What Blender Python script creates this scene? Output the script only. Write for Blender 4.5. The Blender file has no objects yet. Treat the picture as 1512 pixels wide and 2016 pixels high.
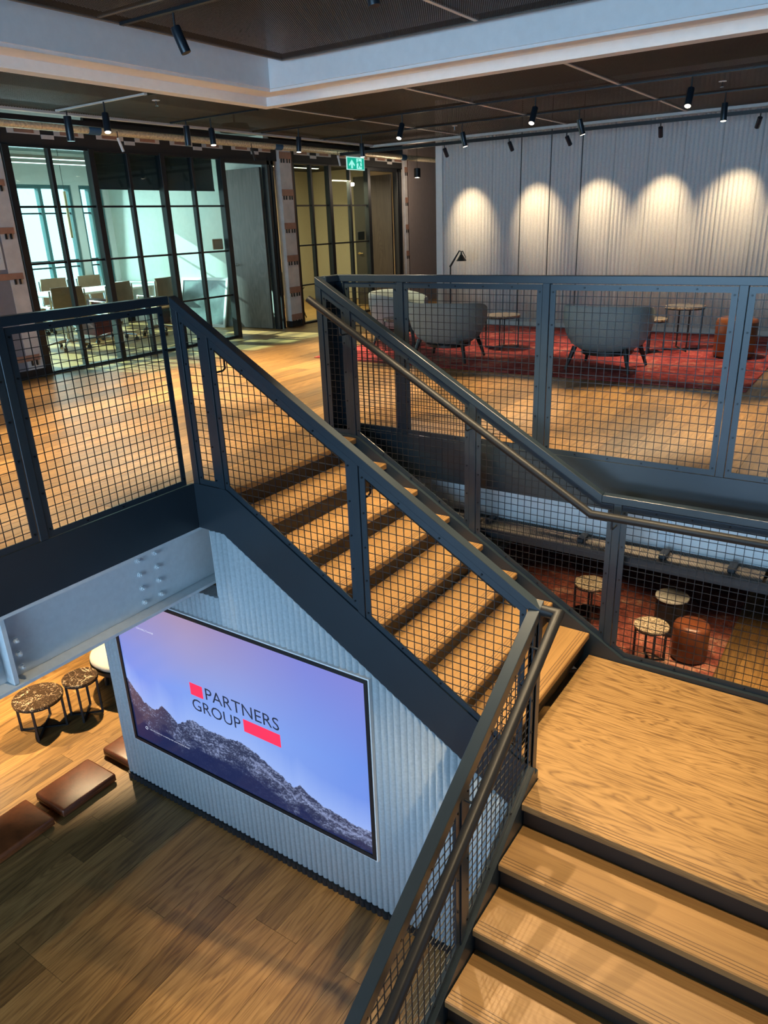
import bpy, bmesh, math, random
from mathutils import Vector, Matrix
PI = math.pi
SC = bpy.context.scene
COL = SC.collection

# ---------------------------------------------------------------- camera
cam_data = bpy.data.cameras.new('camera')
cam = bpy.data.objects.new('camera', cam_data)
COL.objects.link(cam)
RIGHT = Vector((0.83118163, 0.55477942, -0.0368361))
DOWN = Vector((0.17263911, -0.32049329, -0.93138595))
FWD = Vector((-0.52851948, 0.76779154, -0.36216476))
_m = Matrix.Identity(4)
for _i in range(3):
    _m[_i][0] = RIGHT[_i]; _m[_i][1] = -DOWN[_i]; _m[_i][2] = -FWD[_i]
_m[2][3] = 1.5754
cam.matrix_world = _m
cam_data.sensor_fit = 'VERTICAL'
cam_data.sensor_height = 24.0
cam_data.lens = 24.0 * 1458.3 / 2016.0
cam_data.clip_start = 0.05
cam_data.clip_end = 300
SC.camera = cam

# ---------------------------------------------------------------- world, daylight, exposure
vs = SC.view_settings
vs.view_transform = 'Standard'; vs.look = 'None'; vs.gamma = 1.0; vs.exposure = 0.0
vs.use_curve_mapping = False
world = bpy.data.worlds.new('sky'); SC.world = world
world.use_nodes = True
_bg = world.node_tree.nodes['Background']
_bg.inputs[0].default_value = (0.80, 0.96, 1.0, 1); _bg.inputs[1].default_value = 3.0

def area_light(name, loc, target, sx, sy, watts, color):
    d = bpy.data.lights.new(name, 'AREA'); d.shape = 'RECTANGLE'; d.size = sx; d.size_y = sy
    d.energy = watts; d.color = color
    o = bpy.data.objects.new(name, d); COL.objects.link(o); o.location = loc
    o.rotation_euler = (Vector(target) - Vector(loc)).to_track_quat('-Z', 'Y').to_euler()
    return o
sun_d = bpy.data.lights.new('sun', 'SUN'); sun_d.energy = 34.0; sun_d.angle = 0.009; sun_d.color = (1, 0.93, 0.8)
sun = bpy.data.objects.new('sun', sun_d); COL.objects.link(sun)
sun.rotation_euler = Vector((0.86, 0.10, -0.38)).to_track_quat('-Z', 'Y').to_euler()
sun.location = (-20, 6, 10)
DAY = (0.28, 0.62, 1.0)
area_light('daylight_south_upper', (-1.0, -6.7, 1.35), (-1.0, 5, -0.1), 9, 2.3, 720, DAY)
area_light('daylight_south_lower', (-3.5, -6.7, -1.75), (-3.5, 5, -1.9), 9, 2.0, 430, (0.33, 0.60, 1.0))
area_light('daylight_east_lower', (4.7, 0.8, -1.7), (-3.7, 1.2, -.6), 7, 1.9, 75, (0.36, 0.60, 1.0))
area_light('daylight_west_room', (-12.3, 7.3, 1.5), (-8, 7.3, 0.8), 4.4, 1.9, 85, (0.72, 0.95, 1.0))

# ---------------------------------------------------------------- mesh helpers
class MB:
    """collects shapes in world coordinates and links them as one mesh object"""
    def __init__(self): self.v = []; self.f = []; self.smooth = False
    def add(self, vs_, fs): 
        n = len(self.v); self.v += [tuple(p) for p in vs_]; self.f += [[i + n for i in f] for f in fs]; return self
    def box(self, x0, x1, y0, y1, z0, z1, M=None):
        p = [(x0,y0,z0),(x1,y0,z0),(x1,y1,z0),(x0,y1,z0),(x0,y0,z1),(x1,y0,z1),(x1,y1,z1),(x0,y1,z1)]
        if M is not None: p = [M @ Vector(q) for q in p]
        return self.add(p, [(0,3,2,1),(4,5,6,7),(0,1,5,4),(1,2,6,5),(2,3,7,6),(3,0,4,7)])
    def prism(self, poly, w0, w1, fn):
        n = len(poly)
        p = [fn(u, z, w0) for u, z in poly] + [fn(u, z, w1) for u, z in poly]
        fs = [list(range(n))[::-1], list(range(n, 2*n))] + [(i, (i+1) % n, n + (i+1) % n, n + i) for i in range(n)]
        return self.add(p, fs)
    def tube(self, pts, r, n=10, cap=True, r2=None):
        pts = [Vector(p) for p in pts]; rings = []
        k = len(pts); up = None
        for i, p in enumerate(pts):
            if i == 0: t = pts[1] - p
            elif i == k - 1: t = p - pts[i-1]
            else: t = (pts[i+1] - p).normalized() + (p - pts[i-1]).normalized()
            t.normalize()
            a = Vector((0,0,1)) if abs(t.z) < 0.95 else Vector((1,0,0))
            if up is not None: a = up
            u = (a - t * a.dot(t)).normalized(); up = u; w = t.cross(u)
            rr = r if r2 is None else r + (r2 - r) * i / (k - 1)
            s = 1.0
            if 0 < i < k - 1:
                c = (pts[i+1]-p).normalized().dot((p-pts[i-1]).normalized()); s = 1 / max(0.5, math.sqrt((1+c)/2))
            rings.append([p + (u * math.cos(2*PI*j/n) + w * math.sin(2*PI*j/n)) * rr * (s if s < 1.2 else 1.2) for j in range(n)])
        vs_ = [q for R in rings for q in R]; fs = []
        for i in range(k - 1):
            for j in range(n):
                fs.append((i*n+j, i*n+(j+1) % n, (i+1)*n+(j+1) % n, (i+1)*n+j))
        if cap: fs += [list(range(n))[::-1], list(range((k-1)*n, k*n))]
        return self.add(vs_, fs)
    def lathe(self, prof, c=(0,0,0), n=24, sx=1, sy=1, M=None):
        vs_ = []; fs = []
        for r, z in prof:
            for j in range(n):
                a = 2*PI*j/n
                q = Vector((c[0] + r*sx*math.cos(a), c[1] + r*sy*math.sin(a), c[2] + z))
                vs_.append(M @ q if M is not None else q)
        for i in range(len(prof) - 1):
            for j in range(n):
                fs.append((i*n+j, i*n+(j+1) % n, (i+1)*n+(j+1) % n, (i+1)*n+j))
        fs += [list(range(n))[::-1], list(range((len(prof)-1)*n, len(prof)*n))]
        return self.add(vs_, fs)
    def rbox(self, x0, x1, y0, y1, z0, z1, b, M=None):
        # rounded box: three stacked insets
        prof = [(b, z0), (0, z0 + b*0.8), (0, z1 - b*0.8), (b*0.35, z1 - b*0.2), (b, z1)]
        vs_ = []; fs = []; n = 12
        for i_, z in prof:
            ring = []
            c = max(b * 0.9, 0.004)
            for (cx, cy, a0) in ((x1-i_-c, y1-i_-c, 0), (x0+i_+c, y1-i_-c, PI/2), (x0+i_+c, y0+i_+c, PI), (x1-i_-c, y0+i_+c, 1.5*PI)):
                for k in range(3):
                    a = a0 + k * PI / 4
                    ring.append(Vector((cx + c*math.cos(a), cy + c*math.sin(a), z)))
            vs_ += ring
        for i in range(len(prof) - 1):
            for j in range(n):
                fs.append((i*n+j, i*n+(j+1) % n, (i+1)*n+(j+1) % n, (i+1)*n+j))
        fs += [list(range(n))[::-1], list(range((len(prof)-1)*n, len(prof)*n))]
        if M is not None: vs_ = [M @ q for q in vs_]
        return self.add(vs_, fs)
    def mesh(self, name, off=(0,0,0), bevel=0, smooth=None):
        me = bpy.data.meshes.new(name)
        ox, oy, oz = off
        me.from_pydata([(x-ox, y-oy, z-oz) for x, y, z in self.v], [], self.f)
        bm = bmesh.new(); bm.from_mesh(me)
        bmesh.ops.recalc_face_normals(bm, faces=bm.faces)
        if bevel:
            es = [e for e in bm.edges if len(e.link_faces) == 2 and e.calc_face_angle(0) > 0.6]
            bmesh.ops.bevel(bm, geom=es, offset=bevel, segments=1, affect='EDGES', clamp_overlap=True)
        if smooth is not None:
            for f in bm.faces: f.smooth = True
            for e in bm.edges:
                if len(e.link_faces) == 2 and e.calc_face_angle(0) > smooth: e.smooth = False
        bm.to_mesh(me); bm.free()
        return me
    def build(self, name, mat, parent=None, bevel=0, smooth=None, label=None, kind=None, at=None):
        off = at if at is not None else (wloc(parent) if parent else (0,0,0))
        me = self.mesh(name, off, bevel, smooth)
        me.materials.append(mat)
        return link(name, me, parent, label, kind, at)

def wloc(o):
    p = Vector((0,0,0))
    while o: p = p + o.location; o = o.parent
    return p
def link(name, me, parent=None, label=None, kind=None, at=None):
    o = bpy.data.objects.new(name, me); COL.objects.link(o)
    if parent: 
        o.parent = parent
        if at is not None: o.location = Vector(at) - wloc(parent)
    elif at is not None: o.location = at
    if label: o['label'] = label
    if kind: o['kind'] = kind
    return o
def thing(name, loc, label, cat, group=None, rz=0):
    o = bpy.data.objects.new(name, None); COL.objects.link(o); o.empty_display_size = 0.1
    o.location = loc; o.rotation_euler = (0, 0, rz)
    o['label'] = label; o['category'] = cat
    if group: o['group'] = group
    return o
def tag(o, label, cat, group=None):
    o['label'] = label; o['category'] = cat
    if group: o['group'] = group
    return o
def struct(o): o['kind'] = 'structure'; return o
def sempty(name, loc=(0,0,0)):
    o = bpy.data.objects.new(name, None); COL.objects.link(o); o.location = loc; o['kind'] = 'structure'; return o
def dup(root, loc, rz=0.0, label=None, group=None):
    def cp(o, par):
        c = o.copy(); COL.objects.link(c); c.parent = par
        for ch in list(o.children): cp(ch, c)
        return c
    r = cp(root, None); r.location = loc; r.rotation_euler = (0, 0, rz)
    if label: r['label'] = label
    if group: r['group'] = group
    return r

# ---------------------------------------------------------------- materials
def lin(h):
    c = [int(h[i:i+2], 16) / 255 for i in (0, 2, 4)]
    return tuple(x/12.92 if x <= 0.04045 else ((x+0.055)/1.055)**2.4 for x in c)
class NT:
    def __init__(self, name):
        self.m = bpy.data.materials.new(name); self.m.use_nodes = True
        self.t = self.m.node_tree; self.n = self.t.nodes; self.l = self.t.links
        self.b = self.n['Principled BSDF']; self.out = self.n['Material Output']
    def node(self, typ, **kw):
        nd = self.n.new(typ)
        for k, v in kw.items():
            if k.startswith('i_'):
                nd.inputs[int(k[2:])].default_value = v
            else: setattr(nd, k, v)
        return nd
    def link(self, a, b): self.l.new(a, b)
    def ramp(self, fac, stops):
        r = self.n.new('ShaderNodeValToRGB'); e = r.color_ramp.elements
        while len(e) < len(stops): e.new(0.5)
        for el, (p, c) in zip(e, stops): el.position = p; el.color = (*c, 1)
        self.link(fac, r.inputs[0]); return r.outputs[0]
    def coords(self, scale=(1,1,1), rnd=True, kind='Object'):
        tc = self.n.new('ShaderNodeTexCoord'); mp = self.n.new('ShaderNodeMapping'); mp.inputs['Scale'].default_value = scale
        src = tc.outputs[kind]
        if rnd:
            oi = self.n.new('ShaderNodeObjectInfo'); sc = self.n.new('ShaderNodeVectorMath'); sc.operation = 'MULTIPLY'
            cmb = self.n.new('ShaderNodeCombineXYZ')
            for k in range(3): self.link(oi.outputs['Random'], cmb.inputs[k])
            self.link(cmb.outputs[0], sc.inputs[0]); sc.inputs[1].default_value = (37.0, 53.0, 71.0)
            ad = self.n.new('ShaderNodeVectorMath'); ad.operation = 'ADD'
            self.link(src, ad.inputs[0]); self.link(sc.outputs[0], ad.inputs[1]); src = ad.outputs[0]
        self.link(src, mp.inputs[0]); return mp.outputs[0]
    def noise(self, vec, scale, detail=4, rough=0.55, dist=0.0):
        nd = self.n.new('ShaderNodeTexNoise'); nd.inputs['Scale'].default_value = scale
        nd.inputs['Detail'].default_value = detail; nd.inputs['Roughness'].default_value = rough
        nd.inputs['Distortion'].default_value = dist
        self.link(vec, nd.inputs['Vector']); return nd.outputs[0]
    def bump(self, h, strength, dist=0.01):
        b = self.n.new('ShaderNodeBump'); b.inputs['Strength'].default_value = strength; b.inputs['Distance'].default_value = dist
        self.link(h, b.inputs['Height']); self.link(b.outputs[0], self.b.inputs['Normal'])
    def math(self, op, a, b=None):
        nd = self.n.new('ShaderNodeMath'); nd.operation = op
        for i, x in enumerate((a, b)):
            if x is None: continue
            if isinstance(x, (int, float)): nd.inputs[i].default_value = x
            else: self.link(x, nd.inputs[i])
        return nd.outputs[0]
    def mix(self, fac, a, b, mode='MIX'):
        nd = self.n.new('ShaderNodeMix'); nd.data_type = 'RGBA'; nd.blend_type = mode
        for s, x in ((nd.inputs[0], fac), (nd.inputs[6], a), (nd.inputs[7], b)):
            if isinstance(x, (int, float)): s.default_value = x
            elif isinstance(x, tuple): s.default_value = (*x, 1)
            else: self.link(x, s)
        return nd.outputs[2]
def plain(name, color, rough=0.5, metal=0.0, var=0.06, nscale=14, bump=0.0, spec=0.5):
    t = NT(name); v = t.coords(rnd=True)
    n = t.noise(v, nscale, 5)
    a = tuple(max(0, c*(1-var)) for c in color); b = tuple(min(1, c*(1+var)) for c in color)
    t.link(t.ramp(n, [(0.3, a), (0.7, b)]), t.b.inputs['Base Color'])
    t.b.inputs['Roughness'].default_value = rough; t.b.inputs['Metallic'].default_value = metal
    t.b.inputs['Specular IOR Level'].default_value = spec
    if bump: t.bump(t.noise(v, nscale*6, 3), bump, 0.004)
    return t.m
def emit(name, color, strength):
    t = NT(name)
    t.b.inputs['Base Color'].default_value = (0.02,0.02,0.02,1)
    t.b.inputs['Emission Color'].default_value = (*color, 1); t.b.inputs['Emission Strength'].default_value = strength
    return t.m
def wood(name, dark, mid, light, grain=26, stretch=0.05, rough=0.42, along=1, tone=0.35, bump=0.05, lines=0.5, nl=9.0):
    """grain runs along the local axis `along`; every object has its own tone"""
    t = NT(name)
    s = [1.0, 1.0, 1.0]; s[along] = stretch
    v = t.coords(tuple(s), True)
    n = t.noise(v, grain, 6, 0.6, 0.6)
    fine = t.noise(v, grain * 5, 3, 0.6)
    s2 = [1.0, 1.0, 1.0]; s2[along] = stretch * 2.2
    big = t.noise(t.coords(tuple(s2), True), 5.0, 3, 0.5, 1.2)
    wv = t.math('FRACT', t.math('MULTIPLY', big, nl))
    wv = t.math('ABSOLUTE', t.math('SUBTRACT', wv, 0.5))
    f = t.math('ADD', t.math('MULTIPLY', n, 0.6), t.math('MULTIPLY', fine, 0.4))
    f = t.math('ADD', f, t.math('MULTIPLY', t.math('SUBTRACT', wv, 0.25), lines))
    c = t.ramp(f, [(0.25, dark), (0.5, mid), (0.78, light)])
    oi = t.n.new('ShaderNodeObjectInfo')
    tonev = t.ramp(oi.outputs['Random'], [(0.0, (1-tone,)*3), (0.5, (1.0,)*3), (1.0, (1+tone*0.4,)*3)])
    c = t.mix(1.0, c, tonev, 'MULTIPLY')
    t.link(c, t.b.inputs['Base Color'])
    t.b.inputs['Roughness'].default_value = rough
    t.bump(f, bump, 0.003)
    return t.m
def glassmat(name, tint, refl=0.06):
    t = NT(name)
    tr = t.n.new('ShaderNodeBsdfTransparent'); tr.inputs[0].default_value = (*tint, 1)
    gl = t.n.new('ShaderNodeBsdfGlossy'); gl.inputs['Roughness'].default_value = 0.02
    lw0 = t.n.new('ShaderNodeLayerWeight'); lw0.inputs[0].default_value = 0.5
    fac = t.math('ADD', 0.035, t.math('MULTIPLY', t.math('POWER', lw0.outputs['Facing'], 5.0), 0.8))
    mx = t.n.new('ShaderNodeMixShader')
    t.link(fac, mx.inputs[0]); t.link(tr.outputs[0], mx.inputs[1]); t.link(gl.outputs[0], mx.inputs[2])
    t.link(mx.outputs[0], t.out.inputs[0]); return t.m
def meshmat(name, color, scale, hole):
    """expanded metal: diamond openings cut out of a thin sheet"""
    t = NT(name)
    v = t.coords((1,1,1), False)
    sp = t.n.new('ShaderNodeSeparateXYZ'); t.link(v, sp.inputs[0])
    a = t.math('SINE', t.math('MULTIPLY', t.math('ADD', sp.outputs[0], t.math('MULTIPLY', sp.outputs[1], 0.55)), scale))
    b = t.math('SINE', t.math('MULTIPLY', t.math('SUBTRACT', sp.outputs[0], t.math('MULTIPLY', sp.outputs[1], 0.55)), scale))
    m = t.math('MULTIPLY', t.math('ABSOLUTE', a), t.math('ABSOLUTE', b))
    h = t.math('GREATER_THAN', m, hole)
    t.b.inputs['Base Color'].default_value = (*color, 1); t.b.inputs['Roughness'].default_value = 0.7; t.b.inputs['Specular IOR Level'].default_value = 0.25
    tr = t.n.new('ShaderNodeBsdfTransparent'); mx = t.n.new('ShaderNodeMixShader')
    t.link(h, mx.inputs[0]); t.link(t.b.outputs[0], mx.inputs[1]); t.link(tr.outputs[0], mx.inputs[2])
    t.link(mx.outputs[0], t.out.inputs[0]); return t.m
def marble(name, base, vein, mid, scale=9, vs_=1.0):
    t = NT(name); v = t.coords((1,1,1), True)
    n1 = t.noise(v, scale, 6, 0.6, 1.6); n2 = t.noise(v, scale*2.3, 5, 0.6, 2.0)
    r = t.math('ABSOLUTE', t.math('SUBTRACT', n1, 0.5)); r2 = t.math('ABSOLUTE', t.math('SUBTRACT', n2, 0.5))
    f = t.math('MINIMUM', t.math('MULTIPLY', r, vs_), t.math('MULTIPLY', r2, vs_*2.2))
    t.link(t.ramp(f, [(0.0, vein), (0.010, mid), (0.030, base)]), t.b.inputs['Base Color'])
    t.b.inputs['Roughness'].default_value = 0.18; return t.m

STEEL = plain('painted_steel', (0.016, 0.0245, 0.032), 0.33, 0.0, 0.05, 9)
STEEL_FRAME = plain('painted_steel_frame', (0.017, 0.026, 0.034), 0.33, 0.0, 0.05, 9)
WIRE = plain('wire_steel', (0.012, 0.013, 0.015), 0.45, 0.3, 0.05, 9)
BOLT = plain('bolt_black', (0.008, 0.009, 0.01), 0.35, 0.5)
TUBE = plain('handrail_steel', (0.015, 0.0145, 0.014), 0.46, 0.0, 0.05, 20, 0, 0.22)
BARE = plain('bare_steel', (0.11, 0.11, 0.105), 0.38, 0.6, 0.2, 30)
RISER = plain('riser_metal', (0.013, 0.009, 0.006), 0.5)
WHITE_STEEL = plain('white_intumescent_paint', (0.62, 0.66, 0.68), 0.5, 0, 0.05, 25, 0.03)
WHITE = plain('white_paint', (0.70, 0.70, 0.69), 0.6, 0, 0.03)
SOFFIT = plain('soffit_plaster', (0.74, 0.74, 0.74), 0.7, 0, 0.03)
RIB = plain('ribbed_plaster', (0.40, 0.445, 0.47), 0.75, 0, 0.10, 60, 0.08)
RIBW = plain('ribbed_felt_white', (0.52, 0.52, 0.52), 0.75, 0, 0.08, 60, 0.06)
BLACK = plain('black_metal', (0.012, 0.013, 0.015), 0.45, 0.2)
BLACKT = plain('track_black', (0.008, 0.009, 0.011), 0.5)
LAMPB = plain('lamp_black', (0.012, 0.018, 0.026), 0.35, 0.2)
DARKV = plain('dark_void', (0.02, 0.019, 0.018), 0.8)
GREYC = plain('grey_slab', (0.28, 0.27, 0.26), 0.8, 0, 0.08, 5)
GALV = plain('galvanised_duct', (0.30, 0.32, 0.34), 0.45, 0.4, 0.12, 8)
FLOORW = wood('oak_floor', (0.125, 0.060, 0.020), (0.28, 0.148, 0.044), (0.38, 0.215, 0.072), 24, 0.045, 0.40, 1, 0.42)
TREADW = wood('oak_tread', (0.16, 0.080, 0.026), (0.25, 0.136, 0.045), (0.32, 0.180, 0.065), 46, 0.02, 0.45, 1, 0.14, 0.05, 0.10)
LANDW = wood('oak_landing', (0.21, 0.105, 0.032), (0.42, 0.225, 0.075), (0.52, 0.30, 0.11), 22, 0.06, 0.42, 1, 0.05, 0.05, 0.55)
DOORW = wood('grey_stained_oak', (0.036, 0.035, 0.030), (0.064, 0.062, 0.052), (0.098, 0.094, 0.08), 24, 0.05, 0.5, 2, 0.1)
DOORD = wood('dark_stained_oak', (0.016, 0.013, 0.010), (0.03, 0.024, 0.018), (0.045, 0.036, 0.028), 24, 0.05, 0.5, 2, 0.1)
CHAIRW = plain('tan_leather', (0.33, 0.19, 0.105), 0.55, 0, 0.1)
LEATHER = plain('brown_leather', (0.24, 0.068, 0.018), 0.38, 0, 0.25, 10, 0.12)
LEATHERD = plain('dark_brown_leather', (0.14, 0.040, 0.014), 0.36, 0, 0.3, 10, 0.12)
FELT = plain('grey_felt', (0.25, 0.31, 0.315), 0.95, 0, 0.16, 120, 0.25)
CREAM = plain('cream_boucle', (0.48, 0.43, 0.34), 0.95, 0, 0.1, 90, 0.2)
DARKWOOD = plain('black_stained_wood', (0.012, 0.010, 0.009), 0.4)
CHROME = plain('chrome', (0.6, 0.6, 0.62), 0.15, 1.0)
PLASTER = plain('plasterboard', (0.60, 0.56, 0.53), 0.8, 0, 0.10, 8)
PLASTERG = plain('grey_board', (0.21, 0.205, 0.23), 0.8, 0, 0.05)
COPPER = plain('copper_tape', (0.36, 0.19, 0.13), 0.5, 0.1, 0.12)
FOIL = plain('copper_foil', (0.85, 0.66, 0.45), 0.36, 0.35, 0.35, 40, 0.5)
BLUEB = plain('blue_tape', (0.03, 0.11, 0.22), 0.5)
PALEW = plain('pale_wall', (0.60, 0.66, 0.60), 0.7, 0, 0.04)
TANW = plain('tan_wall', (0.50, 0.42, 0.28), 0.7, 0, 0.04)
PINKW = plain('pinkish_wall', (0.30, 0.245, 0.225), 0.8, 0, 0.04)
BLINDM = plain('dark_blind', (0.022, 0.033, 0.034), 0.7, 0, 0.05)
GLASS = glassmat('clear_glass', (0.86, 0.95, 0.93))
WINGLASS = glassmat('window_glass', (0.75, 0.95, 0.97))
MESHL = meshmat('expanded_metal', (0.036, 0.028, 0.021), 210.0, 0.42)
MESHD = meshmat('expanded_metal_dark', (0.019, 0.014, 0.010), 190.0, 0.40)
MESHE = meshmat('expanded_metal_grey', (0.20, 0.175, 0.15), 170.0, 0.30)
MARBLE = marble('brown_marble', (0.045, 0.027, 0.016), (0.75, 0.66, 0.50), (0.14, 0.08, 0.045), 3.6, 2.0)
MARBLEP = marble('pale_marble', (0.46, 0.38, 0.27), (0.06, 0.04, 0.03), (0.22, 0.16, 0.10), 15, 0.42)
MARBLES = marble('veined_marble', (0.40, 0.37, 0.32), (0.08, 0.07, 0.06), (0.45, 0.42, 0.36), 4)  # plain veined stone, has no stripes of its own
LENS = emit('lamp_lens', (1.0, 0.86, 0.66), 9.0)
LED = emit('led_tube', (0.86, 1.0, 0.98), 3.0)
LEDW = emit('led_tube_warm', (1.0, 0.86, 0.62), 3.0)
def rugmat(name, ca, cb, cc, cd, seed):
    t = NT(name)
    v = t.coords((1,1,1), False)
    n1 = t.noise(v, 1.6, 7, 0.68, 1.2); n2 = t.noise(v, 9, 6, 0.7, 0.8)
    mp = t.n.new('ShaderNodeMapping'); mp.inputs['Location'].default_value = (seed, seed*2, 0); t.link(v, mp.inputs[0])
    vor = t.n.new('ShaderNodeTexVoronoi'); vor.inputs['Scale'].default_value = 3.2; t.link(mp.outputs[0], vor.inputs['Vector'])
    vf = t.n.new('ShaderNodeTexVoronoi'); vf.inputs['Scale'].default_value = 26; t.link(mp.outputs[0], vf.inputs['Vector'])
    f = t.math('ADD', t.math('MULTIPLY', n1, 0.55), t.math('MULTIPLY', n2, 0.45))
    c = t.ramp(f, [(0.37, ca), (0.46, cb), (0.54, cc), (0.63, cd)])
    c = t.mix(t.math('MULTIPLY', t.math('LESS_THAN', vor.outputs[0], 0.22), 0.55), c, cb)
    c = t.mix(t.math('MULTIPLY', t.math('LESS_THAN', vf.outputs[0], 0.25), 0.35), c, ca)
    t.link(c, t.b.inputs['Base Color']); t.b.inputs['Roughness'].default_value = 0.95
    t.bump(t.noise(v, 320, 2), 0.5, 0.004); return t.m
RUG = rugmat('red_rug', (0.10, 0.011, 0.016), (0.27, 0.018, 0.024), (0.46, 0.08, 0.07), (0.52, 0.30, 0.22), 0.0)
RUGB = rugmat('rust_rug', (0.035, 0.010, 0.008), (0.15, 0.026, 0.014), (0.27, 0.07, 0.04), (0.42, 0.24, 0.15), 4.0)
# ================================================================ THE SETTING
random.seed(7)
LOW = -3.06
def planks(parent, x0, x1, y0, y1, z, w=0.19, L=2.1, mat=FLOORW, t=0.014):
    """one object per plank, boards run along Y with staggered ends"""
    cache = {}
    n = int(math.ceil((x1 - x0) / w - 1e-6))
    for i in range(n):
        a = x0 + i * w; b = min(a + w, x1)
        y = y0 - random.choice((0.0, 0.35, 0.7, 1.05, 1.4, 1.75))
        while y < y1 - 1e-6:
            p, q = max(y, y0), min(y + L, y1)
            if q - p > 0.02:
                key = (round(b - a, 3), round(q - p, 3))
                if key not in cache:
                    m = MB(); W2, L2 = (b-a)/2, (q-p)/2; e = 0.0013
                    m.add([(-W2+.0006,-L2+.0006,-t),(W2-.0006,-L2+.0006,-t),(W2-.0006,L2-.0006,-t),(-W2+.0006,L2-.0006,-t),
                           (-W2+e,-L2+e,0),(W2-e,-L2+e,0),(W2-e,L2-e,0),(-W2+e,L2-e,0)],
                          [(0,3,2,1),(4,5,6,7),(0,1,5,4),(1,2,6,5),(2,3,7,6),(3,0,4,7)])
                    cache[key] = m.mesh('plank'); cache[key].materials.append(mat)
                link('plank', cache[key], parent, at=((a+b)/2, (p+q)/2, z))
            y += L
def plank_field(parent, x0, x1, y0, y1, z, w=0.19, L=2.1, mat=FLOORW):
    m = MB()
    x = x0
    while x < x1 - 1e-6:
        b = min(x + w, x1); y = y0 - random.choice((0.0, 0.5, 1.0, 1.5))
        while y < y1:
            p, q = max(y, y0), min(y + L, y1)
            if q - p > 0.02: m.box(x+.001, b-.001, p+.001, q-.001, z-.012, z)
            y += L
        x = b
    m.build('planks', mat, parent, kind='stuff')

floor_up = struct(MB().box(-12.6, -3.72, -6.8, 16, -0.30, -0.013).box(-3.72, 5, 4.845, 16, -0.30, -0.013).build('floor', DARKV))
planks(floor_up, -8.52, -3.72, 0.5, 13.4, 0.0)
planks(floor_up, -3.72, 1.03, 4.85, 11.12, 0.0)
plank_field(floor_up, -12.5, -8.52, 4.4, 16, 0.0)
plank_field(floor_up, -12.5, -3.72, -6.7, 0.5, 0.0)
plank_field(floor_up, 1.03, 4.9, 4.85, 11.12, 0.0)
plank_field(floor_up, -8.52, -6.3, 13.4, 16, 0.0)
struct(MB().box(-1.6, 5, -6.8, -.16, -0.62, -0.013).build('floor', STEEL)); plank_field(floor_up, -1.58, 4.9, -6.7, -.18, 0.0)
floor_lo = struct(MB().box(-12.6, 5, -6.8, 16, LOW-0.3, LOW-0.013).build('floor', DARKV))
planks(floor_lo, -8.6, -1.0, -1.2, 5.2, LOW)
planks(floor_lo, -1.14, 0.95, 5.2, 11.0, LOW)
plank_field(floor_lo, -12.5, -8.6, -6.7, 13, LOW)
plank_field(floor_lo, -8.6, -1.14, 5.2, 11.0, LOW)
plank_field(floor_lo, -8.6, 4.9, -6.7, -1.2, LOW)

# slab over everything and the outer walls
ceil_slab = struct(MB().box(-12.8, 5.2, -7, 16.2, 3.5, 3.7).build('ceiling', GREYC))
def wall_with_holes(name, axis, c0, c1, a0, a1, z0, z1, holes, mat):
    m = MB(); us = sorted({a0, a1, *[h[0] for h in holes], *[h[1] for h in holes]})
    for u0, u1 in zip(us, us[1:]):
        hs = sorted([(h[2], h[3]) for h in holes if h[0] <= u0 + 1e-6 and h[1] >= u1 - 1e-6]); z = z0
        for p, q in hs + [(z1, z1)]:
            if p > z + 1e-6:
                if axis == 'y': m.box(u0, u1, c0, c1, z, p)
                else: m.box(c0, c1, u0, u1, z, p)
            z = q
    return struct(m.build(name, mat))
wall_with_holes('wall_south', 'y', -7.0, -6.8, -12.8, 5.2, LOW, 3.5,
                [(-5.5, -1.2, 0.2, 2.5), (-0.8, 3.5, 0.2, 2.5), (-8, -3.7, -2.75, -0.75), (-3.3, 1, -2.75, -0.75)], WHITE)
struct(MB().box(5.0, 5.2, -7, 16.2, -.3, 3.5).build('wall_east', plain('east_wall_darkened', (.06,.055,.05), .6)))  # unseen upper wall, coloured dark to keep bounced light off the west fascia
struct(MB().box(5.0, 5.2, -7, 16.2, LOW, -.3).build('wall_east', WHITE))
struct(MB().box(-12.8, 5.2, 16, 16.2, LOW, 3.5).build('wall_north', WHITE))
WINS = [(5.15, 6.15), (6.3, 7.5), (7.65, 8.85), (9.0, 9.5)]
wall_with_holes('wall_west', 'x', -12.75, -12.55, -7, 16.2, LOW, 3.5, [(a, b, 0.12, 2.42) for a, b in WINS], WHITE)
for k, (a, b) in enumerate(WINS):
    w = sempty('window_%d' % (k+1), (-12.65, a, 0.12))
    f = MB()
    for y0, y1 in ((a, a+.05), (b-.05, b)): f.box(-12.70, -12.58, y0, y1, 0.12, 2.42)
    for z0, z1 in ((0.12, 0.18), (2.36, 2.42)): f.box(-12.70, -12.58, a+.05, b-.05, z0, z1)
    f.build('window_frame', plain('teal_frame%d' % k, (0.05, 0.13, 0.14), 0.4), w)
    MB().box(-12.69, -12.59, (a+b)/2-.03, (a+b)/2+.03, 0.18, 2.36).build('mullion', f.v and plain('teal_mullion%d' % k, (0.05, 0.15, 0.16), 0.4), w)
    for z0 in (1.05, 1.16, 1.95):
        MB().box(-12.66, -12.62, a+.05, b-.05, z0, z0+.025).build('rail', BLACK, w)
    MB().box(-12.645, -12.635, a+.05, b-.05, 0.18, 2.36).build('pane', WINGLASS, w)
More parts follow.
